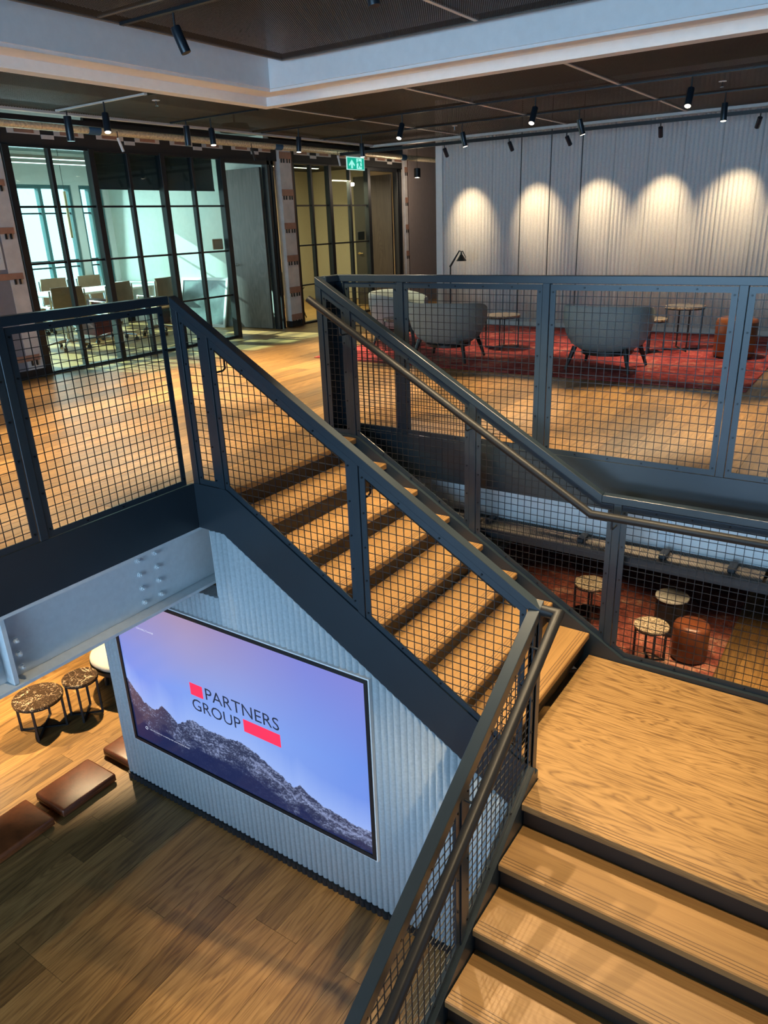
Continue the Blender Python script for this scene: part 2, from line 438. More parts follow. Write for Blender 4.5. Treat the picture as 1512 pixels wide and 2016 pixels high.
# ---------------------------------------------------------------- ribbed back wall
wn = sempty('wall_back', (-6.28, 11.13, 0))
def rib_panel_mesh(width, nrib, z0, z1, depth, name, facing=-1):
    m = MB(); p = width / nrib
    xs = []
    for i in range(nrib):
        for k in range(5):
            xs.append((i*p + p*k/5.0, -depth*math.sin(PI*k/5.0) if k else 0.0))
    xs.append((width, 0.0))
    xs[0] = (0.001, 0.004); xs[-1] = (width-0.001, 0.004)
    n = len(xs)
    v = [(x, y, z0) for x, y in xs] + [(x, y, z1) for x, y in xs] + [(0.001, .03, z0), (width-.001, .03, z0), (0.001, .03, z1), (width-.001, .03, z1)]
    f = [(i, i+1, n+i+1, n+i) for i in range(n-1)]
    f += [(2*n, 0, n, 2*n+2), (n-1, 2*n+1, 2*n+3, 2*n-1)]
    f += [list(range(n, 2*n)) + [2*n+3, 2*n+2], list(range(n))[::-1] + [2*n, 2*n+1]]
    m.add(v, f); return m.mesh(name)
rp = rib_panel_mesh(0.46, 8, 0.07, 3.2, 0.014, 'panel'); rp.materials.append(RIBW)
for i in range(21): link('panel', rp, wn, at=(-6.345 + 0.46*i, 11.13, 0))
for k in (3, 4, 5): MB().box(-6.345+.46*k-.0025, -6.345+.46*k+.0025, 11.119, 11.14, .07, 3.2).build('seam_strip', BLACKT, wn)
MB().box(-6.28, 3.4, 11.16, 11.30, 0.0, 3.3).build('backing', WHITE, wn)
MB().box(-6.40, -6.283, 11.10, 11.30, 0.0, 3.3).build('end_post', WHITE, wn)
struct(MB().box(-6.28, 3.4, 11.105, 11.155, 0.0, 0.068).build('baseboard_back', WHITE))

# ---------------------------------------------------------------- mesh ceiling round the opening
ZC = 2.70
cm = sempty('ceiling', (-4, 6, ZC))
CX = [-7.06, -5.52, -4.0, -2.5, -1.0, 0.5, 2.0, 4.0]; CY = [6.36, 7.70, 9.05, 10.36]
def cpanel(x0, x1, y0, y1, z, mat, par):
    MB().box(x0+.006, x1-.006, y0+.006, y1-.006, z, z+.006).build('mesh_panel', mat, par)
for i in range(7):
    for j in range(3): cpanel(CX[i], CX[i+1], CY[j], CY[j+1], ZC, MESHL, cm)
WY = [-4, -2.5, -1, .5, 2, 3.5, 5, 6.36]
for j in range(7): cpanel(-7.06, -5.63, WY[j], WY[j+1], ZC, MESHL, cm)
TB = plain('ceiling_bar', (0.58, 0.54, 0.49), 0.5)
for x in CX[1:7]: MB().box(x-.016, x+.016, 6.37, 10.36, ZC-.004, ZC+.02).build('ceiling_bar', TB, cm)
for y in WY[1:-1]: MB().box(-7.06, -5.63, y-.006, y+.006, ZC-.002, ZC+.02).build('ceiling_bar', RISER, cm)
for y in CY[1:3]: MB().box(-7.06, 4, y-.006, y+.006, ZC-.002, ZC+.02).build('ceiling_bar', RISER, cm)
# stepped plaster soffit round the opening
SX, SY = -5.62, 6.36
def soffit(d0, d1, z0, z1, name, mat=SOFFIT):
    m = MB(); m.box(SX+d0, 4.2, SY-d1, SY-d0, z0, z1); m.box(SX+d0, SX+d1, -4.2, SY-d1, z0, z1)
    return struct(m.build(name, mat))
soffit(0, .13, ZC-.008, ZC+.012, 'trim_1'); soffit(.115, .13, ZC+.012, ZC+.07, 'trim_2')
soffit(.13, .43, ZC+.07, ZC+.085, 'trim_3'); soffit(.43, .55, ZC+.028, ZC+.085, 'trim_4')
soffit(.55, .57, ZC+.05, 3.5, 'trim_5')
# dark mesh ceiling inside the opening
ZD = 2.93
cd = sempty('ceiling', (-3, 4, ZD))
DX = [-4.78, -2.91, -1.4, .1, 1.6, 4.0]; DY = [-4, -2, 0, 1.9, 3.8, 5.68]
for i in range(5):
    for j in range(5): cpanel(DX[i], DX[i+1], DY[j], DY[j+1], ZD, MESHD, cd)
DB = plain('dark_ceiling_edge', (0.10, 0.085, 0.07), 0.5)
for y in DY[1:-1]: MB().box(-4.78, 4, y-.012, y+.012, ZD-.003, ZD+.02).build('ceiling_bar', DB, cd)
MB().box(-2.925, -2.895, -4, 5.66, ZD-.004, ZD+.02).build('ceiling_bar', TB, cd)
m = MB(); m.box(-4.80, 4, 5.66, 5.69, ZD-.008, ZD+.04); m.box(-4.80, -4.77, -4, 5.66, ZD-.008, ZD+.04); m.build('edge_angle', DB, cd)
# edge trims where the mesh ceiling stops
WT = plain('pale_edge_trim', (0.5, 0.49, 0.47), 0.5)
struct(MB().box(-7.12, 4, 10.36, 10.44, ZC-.03, ZC+.03).build('trim_6', WT))
struct(MB().box(-7.12, -7.06, -4, 10.36, ZC-.02, ZC+.03).build('trim_7', WT))
# services in the gap above the glazing
t = thing('ventilation_duct', (-7.85, 5, 2.95), 'grey sheet metal duct running above the glazed meeting room front', 'duct')
for a, b in ((-3, 0.6), (0.63, 4.4), (4.43, 6.0), (6.03, 8.0), (8.03, 9.6), (9.63, 11.2)):
    MB().box(-8.2, -7.45, a, b, 2.95, 3.3).build('duct_section', GALV, t, bevel=.006)
t = thing('ceiling_speaker', (-7.45, 7.8, 2.745), 'round black ceiling speaker tucked in the gap above the glazing', 'speaker')
MB().lathe([(.05,.10),(.17,.09),(.20,.02),(.19,0)], (-7.45,7.8,2.745), 24).build('speaker_body', BLACKT, t, smooth=.6)
MB().tube([(-7.45,7.8,2.83),(-7.45,7.8,2.95)], .012, 8).build('hanger', BLACKT, t)

# lower storey: ceiling edge seen below the north gallery, dark band and mesh
cl = sempty('ceiling', (0, 5, -0.6))
m = MB(); m.box(-3.6, 4, 4.95, 11, -0.62, -0.60); m.build('ceiling_board', DARKV, cl)
for i in range(6): MB().box(-3.4+i*1.0+.01, -2.4+i*1.0-.01, 4.70, 4.945, -0.606, -0.60).build('mesh_panel', MESHE, cl)
MB().box(-3.4, 4, 4.68, 4.70, -0.655, -0.595).build('edge_angle', BLACKT, cl)
MB().box(-3.4, 4, 4.70, 4.95, -0.665, -0.655).build('ceiling_board', RISER, cl)
for x in (-2.35, -1.62, -1.05, -.62, -.2): MB().box(x, x+.05, 4.76, 4.88, -.598, -.56).build('clip', BLACKT, cl, bevel=.006)
MB().box(-12.5, -3.95, -6.7, 5, -0.66, -0.64).build('ceiling_board', DARKV, cl)

# ================================================================ STAIRCASE
G, R, X0 = 0.2817, 0.17, -3.393
YS, YN = 3.20, 4.58
stair = thing('staircase', (-3.4, 3.9, LOW), 'L-shaped open stair of oak treads on dark steel stringers, turning at a landing', 'staircase')
def tread_mesh(L, name):
    m = MB(); D = 0.335
    pr = [(-D, 0), (-.006, 0), (0, -.006), (0, -.040), (-.004, -.044), (-D, -.044)]
    m.prism(pr, -L/2, L/2, lambda u, z, w: (u, w, z)); me = m.mesh(name); me.materials.append(TREADW); return me
def grip_mesh(L):
    m = MB()
    for u in (-.026, -.045, -.064): m.box(u-.002, u+.002, -L/2+.004, L/2-.004, -.002, .0009)
    me = m.mesh('grip_strips'); me.materials.append(GRIP); return me
GRIP = plain('grip_strip', (0.10, 0.052, 0.02), 0.5)
tm1, tm2 = tread_mesh(YN-YS-.004, 'tread'), tread_mesh(1.376, 'tread')
gm1, gm2 = grip_mesh(YN-YS), grip_mesh(1.376)
for k in range(8):
    o = link('tread', tm1, stair, at=(X0+k*G, (YS+YN)/2, -k*R))
    g = link('grip_strips', gm1, o, kind='stuff')
    MB().box(X0+k*G-.045, X0+k*G-.033, YS, YN, -(k+1)*R-.004, -k*R-.046).build('riser', RISER, stair)
YL0, GL = 2.969, 0.2845
for k in range(1, 10):
    o = link('tread', tm2, stair, at=(-.53, YL0-k*GL, -1.36-k*R)); o.rotation_euler = (0, 0, -PI/2)
    g = link('grip_strips', gm2, o, kind='stuff')
for k in range(10):
    MB().box(-1.22, .158, YL0-k*GL+.033, YL0-k*GL+.045, -1.36-(k+1)*R+.002, -1.36-k*R-.046).build('riser', RISER, stair)
LANDX = wood('oak_landing_x', (0.10, 0.050, 0.017), (0.24, 0.136, 0.048), (0.31, 0.182, 0.070), 40, 0.05, 0.45, 0, 0.02, 0.05, 0.60, 17.0)
m = MB()
pl = [(-1.415, YS), (-1.222, YS), (-1.222, YL0), (.158, YL0), (.158, YN-.004), (-1.415, YN-.004)]
m.prism(pl, -1.404, -1.36, lambda u, v_, w: (u, v_, w))
land = m.build('landing', LANDX, stair, bevel=.003)
m = MB()
for u in (.026, .045, .064): m.box(-1.218, .155, YL0+u-.002, YL0+u+.002, -1.361, -1.3592)
m.build('grip_strips', GRIP, land, kind='stuff')
MB().box(-1.30, .16, 3.02, 4.58, -1.62, -1.406).build('landing_frame', RISER, stair)
def plateX(poly, y0, y1, name='stringer'):
    MB().prism(poly, y0, y1, lambda u, z, w: (u, w, z)).build(name, STEEL, stair)
SL = R / G
plateX([(-3.73, .012), (-3.40, .012), (-1.175, .012-SL*2.225), (.21, .012-SL*2.225), (.21, -1.66), (-1.25, -1.66), (-3.477, -.306), (-3.73, -.306)], 4.582, 4.63)
plateX([(-3.70, .012), (-3.40, .012), (-1.225, .012-SL*2.175), (-1.225, -1.666), (-3.477, -.306), (-3.70, -.306)], 3.15, 3.197)
SL2 = R / GL
def plateY(x0, x1, yt):
    zt = lambda y: -1.36 + SL2 * (y - YL0) + .0
    poly = [(yt, zt(yt)), (yt, -1.70), (YL0 - .2, zt(YL0-.2) - .40), (0.62, LOW), (0.13, LOW)]
    MB().prism(poly, x0, x1, lambda u, z, w: (w, u, z)).build('stringer', STEEL, stair)
plateY(-1.285, -1.224, 3.148); plateY(.16, .21, 3.02)
# ================================================================ BALUSTRADES
def interp(pl, u):
    if u <= pl[0][0]: 
        (a, b), (c, d) = pl[0], pl[1]
    elif u >= pl[-1][0]:
        (a, b), (c, d) = pl[-2], pl[-1]
    else:
        for (a, b), (c, d) in zip(pl, pl[1:]):
            if a <= u <= c: break
    return b + (d - b) * (u - a) / (c - a)
def slope_at(pl, u):
    return (interp(pl, u + 1e-4) - interp(pl, u - 1e-4)) / 2e-4
def balustrade(root, P, top, bot, posts, panels, depth=.06, rail_h=.05, fr=.036, pitch=.0505, panel_gap=.004, post_bot=None):
    # top rail: one bar per straight run, mitred by sharing the vertical cut
    m = MB()
    for (a, b), (c, d) in zip(top, top[1:]):
        k = math.sqrt(1 + ((d-b)/(c-a))**2)
        m.prism([(a, b), (c, d), (c, d - rail_h*k), (a, b - rail_h*k)], 0, depth, P)
    m.build('top_rail', STEEL, root, bevel=.0025)
    def under(u): return interp(top, u) - rail_h * math.sqrt(1 + slope_at(top, u)**2)
    for u in posts:
        zb = post_bot if post_bot is not None else None
        a, b = u - .025, u + .025
        za, zc = (interp(bot, a), interp(bot, b)) if zb is None else (zb, zb)
        MB().prism([(a, za), (b, zc), (b, under(b) + .002), (a, under(a) + .002)], .002, .052, P).build('post', STEEL, root, bevel=.002)
    for (a, b) in panels:
        a += panel_gap; b -= panel_gap
        def zlo(u, ins): return interp(bot, u) + (.0015 + ins) * math.sqrt(1 + slope_at(bot, u)**2)
        def zhi(u, ins): return under(u) - (.006 + ins) * math.sqrt(1 + slope_at(top, u)**2)
        brk = [u for u, _ in bot + top if a + fr < u < b - fr]
        us = sorted([a, a + fr, b - fr, b] + brk)
        m = MB(); w0, w1 = .010, .018
        m.prism([(a, zlo(a, 0)), (a+fr, zlo(a+fr, 0)), (a+fr, zhi(a+fr, 0)), (a, zhi(a, 0))], w0, w1, P)
        m.prism([(b-fr, zlo(b-fr, 0)), (b, zlo(b, 0)), (b, zhi(b, 0)), (b-fr, zhi(b-fr, 0))], w0, w1, P)
        inner = [u for u in us if a + fr - 1e-6 <= u <= b - fr + 1e-6]
        def mid(u, fn, s): return fn(u, 0) if s == 0 else fn(u, fr)
        for u0, u1 in zip(inner, inner[1:]):
            e = 1e-5
            m.prism([(u0, zlo(u0+e, 0)), (u1, zlo(u1-e, 0)), (u1, zlo(u1-e, fr)), (u0, zlo(u0+e, fr))], w0, w1, P)
            m.prism([(u0, zhi(u0+e, fr)), (u1, zhi(u1-e, fr)), (u1, zhi(u1-e, 0)), (u0, zhi(u0+e, 0))], w0, w1, P)
        fo = m.build('mesh_panel', STEEL_FRAME, root)
        # woven wires
        m = MB(); hw = .0018; ia, ib = a + fr - .006, b - fr + .006
        n = max(1, int(round((ib - ia) / pitch))); st = (ib - ia) / n
        for i in range(1, n):
            u = ia + i * st; z0, z1 = zlo(u, fr - .006), zhi(u, fr - .006)
            if z1 > z0: m.prism([(u-hw, z0), (u+hw, z0), (u+hw, z1), (u-hw, z1)], .013, .0172, P)
        N = 240; zs = [(ia + (ib-ia)*i/N) for i in range(N+1)]
        lo = [zlo(u, fr - .006) for u in zs]; hi = [zhi(u, fr - .006) for u in zs]
        z = min(lo) + pitch * .75
        while z < max(hi):
            ins = [u for u, l, h in zip(zs, lo, hi) if l < z < h]
            if len(ins) > 2: m.prism([(ins[0], z-hw), (ins[-1], z-hw), (ins[-1], z+hw), (ins[0], z+hw)], .0172, .0214, P)
            z += pitch
        m.build('wire_mesh', WIRE, fo, kind='stuff')
        # bolts
        m = MB(); pts = []
        for u in (a + fr*.5, b - fr*.5):
            l, h = zlo(u, fr*.5), zhi(u, fr*.5); k = max(1, int(round((h - l) / .24)))
            pts += [(u, l + .03 + (h - l - .06) * i / k) for i in range(k + 1)]
        k = max(1, int(round((b - a) / .24)))
        for i in range(1, k):
            u = a + (b - a) * i / k; pts += [(u, zlo(u, fr*.5)), (u, zhi(u, fr*.5))]
        for u, z in pts:
            ring = [(u + .0065*math.cos(q*PI/3), z + .0065*math.sin(q*PI/3)) for q in range(6)]
            m.prism(ring, w0 - .005, w0 + .001, P)
        m.build('bolts', BOLT, fo, kind='stuff')
def handrail(root, pts, r, brackets, n=14):
    h = MB().tube(pts, r, n).build('handrail', TUBE, root, smooth=.7)
    for (a, b) in brackets:   # post point -> underside of the tube
        a = Vector(a); b = Vector(b); c = Vector((b.x, b.y, a.z))
        MB().tube([a, a.lerp(c, .75), c + Vector((0,0,.012)), b], .006, 8).build('bracket', BLACK, h, smooth=.8)
    return h
GB = 'steel mesh balustrades'
# south side of the upper flight
b1 = thing('balustrade', (-3.675, 3.175, 0), 'sloping dark steel mesh balustrade of upper flight, above the big screen', 'balustrade', GB)
topS = [(-3.70, 1.215), (-1.235, 1.215 - .6025*2.465)]
botS = [(-3.70, .012), (-3.40, .012), (-1.225, .012-SL*2.175)]
PS = lambda u, z, w: (u, 3.15 + w, z)
balustrade(b1, PS, topS, botS, [-3.675, -3.438, -2.363], [(-3.65, -3.463), (-3.413, -2.388), (-2.338, -1.31)])
zh = lambda x: 1.215 - .6025*(x+3.70)
handrail(b1, [(-3.56, 3.30, zh(-3.56)-.20), (-1.42, 3.30, zh(-1.42)-.20)], .027,
         [((x, 3.21, zh(x)-.30), (x, 3.30, zh(x)-.22)) for x in (-3.438, -2.363)])
# west gallery
b2 = thing('balustrade', (-3.72, 2.06, 0), 'level dark steel mesh balustrade along the west gallery edge, left foreground', 'balustrade', GB)
PW = lambda u, z, w: (-3.70 - w, u, z)
balustrade(b2, PW, [(-2.3, 1.215), (3.15, 1.215)], [(-2.3, .012), (3.15, .012)], [2.06, .985, -.09, -1.165],
           [(2.085, 3.104), (1.01, 2.035), (-.065, .96), (-1.14, -.115)])
# north side of upper flight and landing
b3 = thing('balustrade', (-1.3, 4.62, -1.36), 'dark steel mesh balustrade on far side of stair and landing, with round handrail', 'balustrade', GB)
PN = lambda u, z, w: (u, 4.60 + w, z)
topN = [(-3.725, 1.222), (-1.41, -.148), (1.3, -.148)]
botN = [(-3.725, .012), (-3.40, .012), (-1.175, .012-SL*2.225), (1.3, .012-SL*2.225)]
balustrade(b3, PN, topN, botN, [-3.70, -3.435, -2.375, -1.302, -.15, 1.0],
           [(-3.675, -3.46), (-3.41, -2.40), (-2.35, -1.327), (-1.277, -.175), (-.125, .975)])
handrail(b3, [(-3.715, 4.50, 1.068), (-1.445, 4.50, -.255), (1.2, 4.50, -.25)], .027,
         [((x, 4.60, z), (x, 4.50, z + .065)) for x, z in ((-3.435, .81), (-2.375, .195), (-1.302, -.345), (-.15, -.345))])
# north gallery
b4 = thing('balustrade', (-1.95, 4.85, 0), 'level blue-lit steel mesh balustrade in front of the upper lounge', 'balustrade', GB)
PG = lambda u, z, w: (u, 4.82 + w, z)
balustrade(b4, PG, [(-3.72, 1.22), (2.9, 1.22)], [(-3.72, .012), (2.9, .012)], [-3.10, -1.95, -.75, .45, 1.65],
           [(-3.62, -3.125), (-3.075, -1.975), (-1.925, -.775), (-.725, .425), (.475, 1.625)])
MB().box(-3.72, -3.62, 4.822, 4.90, .0, 1.168).build('post', STEEL, b4, bevel=.003)
MB().box(-3.72, -3.66, 4.662, 4.818, 1.172, 1.22).build('top_rail', STEEL, b4, bevel=.003)
MB().box(-3.715, -3.70, 4.662, 4.82, .0, 1.17).build('return_panel', STEEL, b4)
# west side of the lower flight
b5 = thing('balustrade', (-1.26, 2.35, -1.74), 'steep bronze-lit mesh balustrade of lower flight, bottom centre', 'balustrade', GB)
PL = lambda u, z, w: (-1.298 + w, -u, z)
zt = lambda y: -.262 - .605 * (3.17 - y)
topL = [(-3.205, zt(3.205)), (-.1, zt(.1))]
zb = lambda y: -1.36 + SL2 * (y - YL0) + .004
botL = [(-3.205, zb(3.205)), (-.1, zb(.1))]
PLi = lambda u, z, w: (-1.238 - w, -u, z)   # panels face the stair
balustrade(b5, PLi, topL, botL, [-3.175, -2.35, -1.275, -.2], [(-3.15, -2.375), (-2.325, -1.30), (-1.25, -.225)])
MB().box(-1.288, -1.238, 3.15, 3.20, -1.36, -.33).build('post', STEEL, b5, bevel=.002)
hz = lambda y: -.29 - .605 * (3.17 - y)
handrail(b5, [(-1.236, 3.178, -.285), (-1.15, 3.178, -.285), (-1.15, .3, hz(.3))], .031,
         [((-1.238, y, hz(y)-.07), (-1.15, y, hz(y)-.012)) for y in (3.05, 2.35, 1.275)])
# gallery edge plates
struct(MB().box(-3.722, -3.70, -3, 3.149, -.306, .011).build('trim_8', STEEL))
struct(MB().box(-3.70, 4, 4.82, 4.843, -.332, .011).box(-3.722, -3.702, 4.632, 4.843, -.332, .011).build('trim_9', STEEL))
# ================================================================ STEEL BEAMS UNDER THE GALLERIES
t = thing('steel_beam', (-3.80, 1.7, -.766), 'white painted steel I-beam under west gallery, with two columns of bolts', 'beam')
MB().box(-3.806, -3.794, -3, 4.6, -.742, -.330).build('web', WHITE_STEEL, t)
MB().box(-3.90, -3.70, -3, 4.6, -.328, -.307).build('top_flange', WHITE_STEEL, t)
MB().box(-3.90, -3.70, -3, 4.6, -.766, -.744).build('bottom_flange', WHITE_STEEL, t, bevel=.002)
MB().box(-3.793, -3.715, 1.715, 1.745, -.743, -.329).build('stiffener', WHITE_STEEL, t, bevel=.003)
MB().box(-3.793, -3.755, 1.30, 1.66, -.70, -.36).build('splice_plate', WHITE_STEEL, t, bevel=.003)
def boltmesh(ax):
    m = MB()
    def ring(r, h, n=6): return [(h, r*math.cos(2*PI*i/n), r*math.sin(2*PI*i/n)) for i in range(n)]
    for r0, h0, h1, n in ((.020, 0, .005, 10), (.0155, .005, .018, 6), (.008, .018, .032, 8)):
        a, b = ring(r0, h0, n), ring(r0, h1, n)
        m.add(a + b, [list(range(n))[::-1], list(range(n, 2*n))] + [(i, (i+1) % n, n+(i+1) % n, n+i) for i in range(n)])
    me = m.mesh('bolt'); me.materials.append(WHITE_STEEL); return me
bm_ = boltmesh('x')
for z in (-.388, -.488, -.587, -.690):
    link('bolt', bm_, t, at=(-3.794, 2.822, z)); link('bolt', bm_, t, at=(-3.794, 2.685, z))
for z in (-.50, -.585, -.67):
    for y in (1.62, 1.50): link('bolt', bm_, t, at=(-3.755, y, z))
    link('bolt', bm_, t, at=(-3.75, 1.79, z))
t = thing('steel_beam', (0, 4.93, -.60), 'white steel beam below the lounge gallery, glimpsed blue behind the stair mesh', 'beam')
MB().box(-3.6, 4, 4.955, 4.97, -.585, -.332).build('web', WHITE, t)
MB().box(-3.6, 4, 4.948, 5.05, -.599, -.586).build('bottom_flange', WHITE_STEEL, t)
for x in (-1.1, .4): MB().box(x, x+.07, 4.945, 4.954, -.585, -.335).build('stiffener', WHITE_STEEL, t)

# ================================================================ RIBBED WALL UNDER THE STAIR AND ITS SCREEN
ws = sempty('wall_stair', (-3.3, 3.15, LOW))
def wtop(x):
    if x < -3.95: return -.668
    if x < -3.64: return -.835
    if x < -3.48: return -.314
    return -.314 - SL * (x + 3.477) - .002
WB = LOW + .062
NR = 76; RW = .05; XL = -5.12
for pnl in range(5):
    m = MB()
    i0, i1 = int(round(pnl*NR/5)), int(round((pnl+1)*NR/5))
    for i in range(i0, i1):
        xa = XL + i*RW
        xs = [xa + RW*k/5 for k in range(6)]
        ys = [3.165 - .013*math.sin(PI*k/5)**.8 if 0 < k < 5 else 3.165 for k in range(6)]
        tops = []
        mid = wtop(xa + RW/2)
        for x in xs: tops.append(wtop(x) if x > -3.477 else mid)
        v = [(x, y, WB) for x, y in zip(xs, ys)] + [(x, y, tz) for x, y, tz in zip(xs, ys, tops)]
        v += [(xs[0], 3.18, WB), (xs[-1], 3.18, WB), (xs[0], 3.18, tops[0]), (xs[-1], 3.18, tops[-1])]
        f = [(k, k+1, k+7, k+6) for k in range(5)] + [[6,7,8,9,10,11,15,14], [5,4,3,2,1,0,12,13]]
        m.add(v, f)
    o = m.build('panel', RIB, ws)
    for p in o.data.polygons: p.use_smooth = len(p.vertices) == 4
m = MB()
pl = [(-5.12, WB), (-1.32, WB), (-1.32, wtop(-1.32)-.01), (-3.477, -.33), (-3.645, -.33), (-3.645, -.84), (-3.95, -.84), (-3.95, -.68), (-5.12, -.68)]
m.prism(pl, 3.181, 3.30, lambda u, z, w: (u, w, z)); m.build('backing', RIB, ws)
m = MB(); pf = []
for i in range(NR):
    for k in range(5): pf.append((XL + i*RW + RW*k/5, 3.150 - .014*math.sin(PI*k/5)**.8 if k else 3.150))
pf.append((XL + NR*RW, 3.150)); n_ = len(pf)
v = [(x, y, LOW) for x, y in pf] + [(x, y, WB-.004) for x, y in pf] + [(x, 3.19, WB-.004) for x, y in pf] + [(x, 3.19, LOW) for x, y in pf]
f = [(r*n_+i, r*n_+i+1, (r+1)*n_+i+1, (r+1)*n_+i) for r in range(3) for i in range(n_-1)]
m.add(v, f); struct(m.build('baseboard_stair', BLACK))
MB().box(-5.12, -1.32, 3.195, 3.30, LOW, WB).build('backing', BLACK, ws)
tv = thing('wall_screen', (-3.61, 3.15, -1.79), 'large wall screen under the stair showing a company logo above snowy mountains', 'screen')
TX0, TX1, TZ0, TZ1 = -4.885, -2.333, -2.525, -1.059
def ring(m, x0, x1, z0, z1, w, y0, y1):
    m.box(x0, x1, y0, y1, z0, z0+w); m.box(x0, x1, y0, y1, z1-w, z1)
    m.box(x0, x0+w, y0, y1, z0+w, z1-w); m.box(x1-w, x1, y0, y1, z0+w, z1-w); return m
BZ = .030
ring(MB(), TX0, TX1, TZ0, TZ1, BZ, 3.128, 3.17).build('bezel', BLACK, tv, bevel=.002)
ring(MB(), TX0-.010, TX1+.010, TZ0-.010, TZ1+.010, .0095, 3.134, 3.165).build('edge_trim', WHITE, tv)
# picture on the screen: one colour per grid vertex (a flat printed image, computed)
SX0, SX1, SZ0, SZ1 = TX0+BZ, TX1-BZ, TZ0+BZ, TZ1-BZ
RIDGE = [(0,.42),(.027,.37),(.067,.30),(.125,.272),(.164,.322),(.201,.297),(.231,.245),(.271,.29),(.31,.328),(.342,.312),(.397,.306),(.44,.305),(.506,.327),(.546,.316),(.604,.28),(.678,.228),(.723,.186),(.748,.222),(.78,.19),(.823,.157),(.876,.152),(.928,.135),(1.0,.142)]
def nz(x, y, s, seed):
    def h(i, j):
        q = math.sin(i*127.1 + j*311.7 + seed*74.7)*43758.5453; return q - math.floor(q)
    x *= s; y *= s; i, j = math.floor(x), math.floor(y); fx, fy = x-i, y-j
    fx = fx*fx*(3-2*fx); fy = fy*fy*(3-2*fy)
    return (h(i,j)*(1-fx)+h(i+1,j)*fx)*(1-fy) + (h(i,j+1)*(1-fx)+h(i+1,j+1)*fx)*fy
def fbm(x, y, s, seed, o=4): return sum(nz(x, y, s*2**k, seed+k)*.5**k for k in range(o)) / sum(.5**k for k in range(o))
def mixc(a, b, t): t = max(0, min(1, t)); return tuple(p + (q-p)*t for p, q in zip(a, b))
C = {k: lin(v) for k, v in dict(tl='9088bd', tm='a591b4', tr='7f86d6', ml='6f90ec', mm='86a6ee', mr='6c90e6', bm='9db8f4', dk='20294f', rock='2c3350', rock2='3e4766', snow='9cabd8', pur='46405c', fg='1b2550').items()}
def pix(u, v):
    r = interp(RIDGE, u) + .030*(fbm(u, .3, 55, 3, 4) - .5)
    if v > r:
        top = mixc(mixc(C['tl'], C['tm'], u*3.2), C['tr'], (u-.35)*2.2)
        mid = mixc(mixc(C['ml'], C['mm'], u*2.2), C['mr'], (u-.55)*2.2)
        c = mixc(mid, top, (v-.50)*2.1 + .25*(fbm(u, v, 3, 9) - .5))
        return mixc(C['bm'], c, (v - r)*4 + .25)
    d = r - v
    q1, q2 = u*.92 + v*.75, v*1.1 - u*.42                      # strata dip to the right
    n = fbm(q1*.8, q2, 22, 5, 4)
    t = fbm(q1*.9 + .02*n, q2*1.5, 62, 21, 4); rg = 1 - abs(2*t - 1)*2.2
    fine = fbm(u*1.3, v, 170, 31, 2)
    c = mixc(C['rock'], C['rock2'], n*1.5 - .2)
    if u < .24: c = mixc(c, C['pur'], (.24-u)*5)
    s = (rg - .45)*.9 + (fine - .5)*1.5 + (n - .5)*.9 - d*.9 - (.25 if u < .2 else 0)
    c = mixc(c, C['snow'], s*.95)
    fo = (d - .085 - .10*n + .10*max(0, u-.5))*16
    c = mixc(c, C['fg'], min(fo, .92))
    if u > .55:
        w = abs(d - (.052 + .03*(1-u) + .02*(n-.5)))
        if w < .012: c = mixc(c, C['snow'], .55*(1 - w/.012))
    return c
GX, GZ = 420, 236
vv = []; cc = []
for j in range(GZ+1):
    for i in range(GX+1):
        u, v = i/GX, j/GZ
        vv.append((SX0 + u*(SX1-SX0), 3.140, SZ0 + v*(SZ1-SZ0))); cc += [*pix(u, v), 1.0]
m = MB(); m.add(vv, [(j*(GX+1)+i, j*(GX+1)+i+1, (j+1)*(GX+1)+i+1, (j+1)*(GX+1)+i) for j in range(GZ) for i in range(GX)])
tt = NT('screen_picture'); at_ = tt.node('ShaderNodeAttribute', attribute_name='picture')
tt.b.inputs['Base Color'].default_value = (0.004, 0.004, 0.005, 1); tt.b.inputs['Roughness'].default_value = 0.12
tt.link(at_.outputs[0], tt.b.inputs['Emission Color']); tt.b.inputs['Emission Strength'].default_value = 1.05
me = bpy.data.meshes.new('display'); ox, oy, oz = tv.location
me.from_pydata([(x-ox, y-oy, z-oz) for x, y, z in m.v], [], m.f)
ca = me.color_attributes.new('picture', 'FLOAT_COLOR', 'POINT'); ca.data.foreach_set('color', cc)
me.materials.append(tt.m); disp = link('display', me, tv)
INK = emit('logo_ink', lin('141c3a'), 1.0); LOGO_RED = emit('logo_red', lin('ff2858'), 1.05); TXTW = emit('screen_text_white', lin('dfe6ff'), 1.0)
def text_mesh(s, size_h, width, name, spacing=1.0):
    cu = bpy.data.curves.new(name, 'FONT'); cu.body = s; cu.resolution_u = 3; cu.space_character = spacing
    o = bpy.data.objects.new(name, cu); COL.objects.link(o)
    bpy.context.view_layer.update()
    me = bpy.data.meshes.new_from_object(o.evaluated_get(bpy.context.evaluated_depsgraph_get()))
    bpy.data.objects.remove(o)
    xs = [v.co.x for v in me.vertices]; ys = [v.co.y for v in me.vertices]
    x0, x1, y0, y1 = min(xs), max(xs), min(ys), max(ys)
    for v in me.vertices:
        v.co.x = (v.co.x - x0) / (x1 - x0) * width; v.co.y = (v.co.y - y0) / (y1 - y0) * size_h
    return me
def text_xz(s, x0, z0, h, w, y, mat, parent, name):
    me = text_mesh(s, h, w, name); o_ = wloc(parent)
    for v in me.vertices: v.co = Vector((x0 + v.co.x, y, z0 + v.co.y)) - o_
    me.materials.clear(); me.materials.append(mat); return link(name, me, parent)
def U(u): return TX0 + u*(TX1-TX0)
def V(v): return TZ0 + v*(TZ1-TZ0)
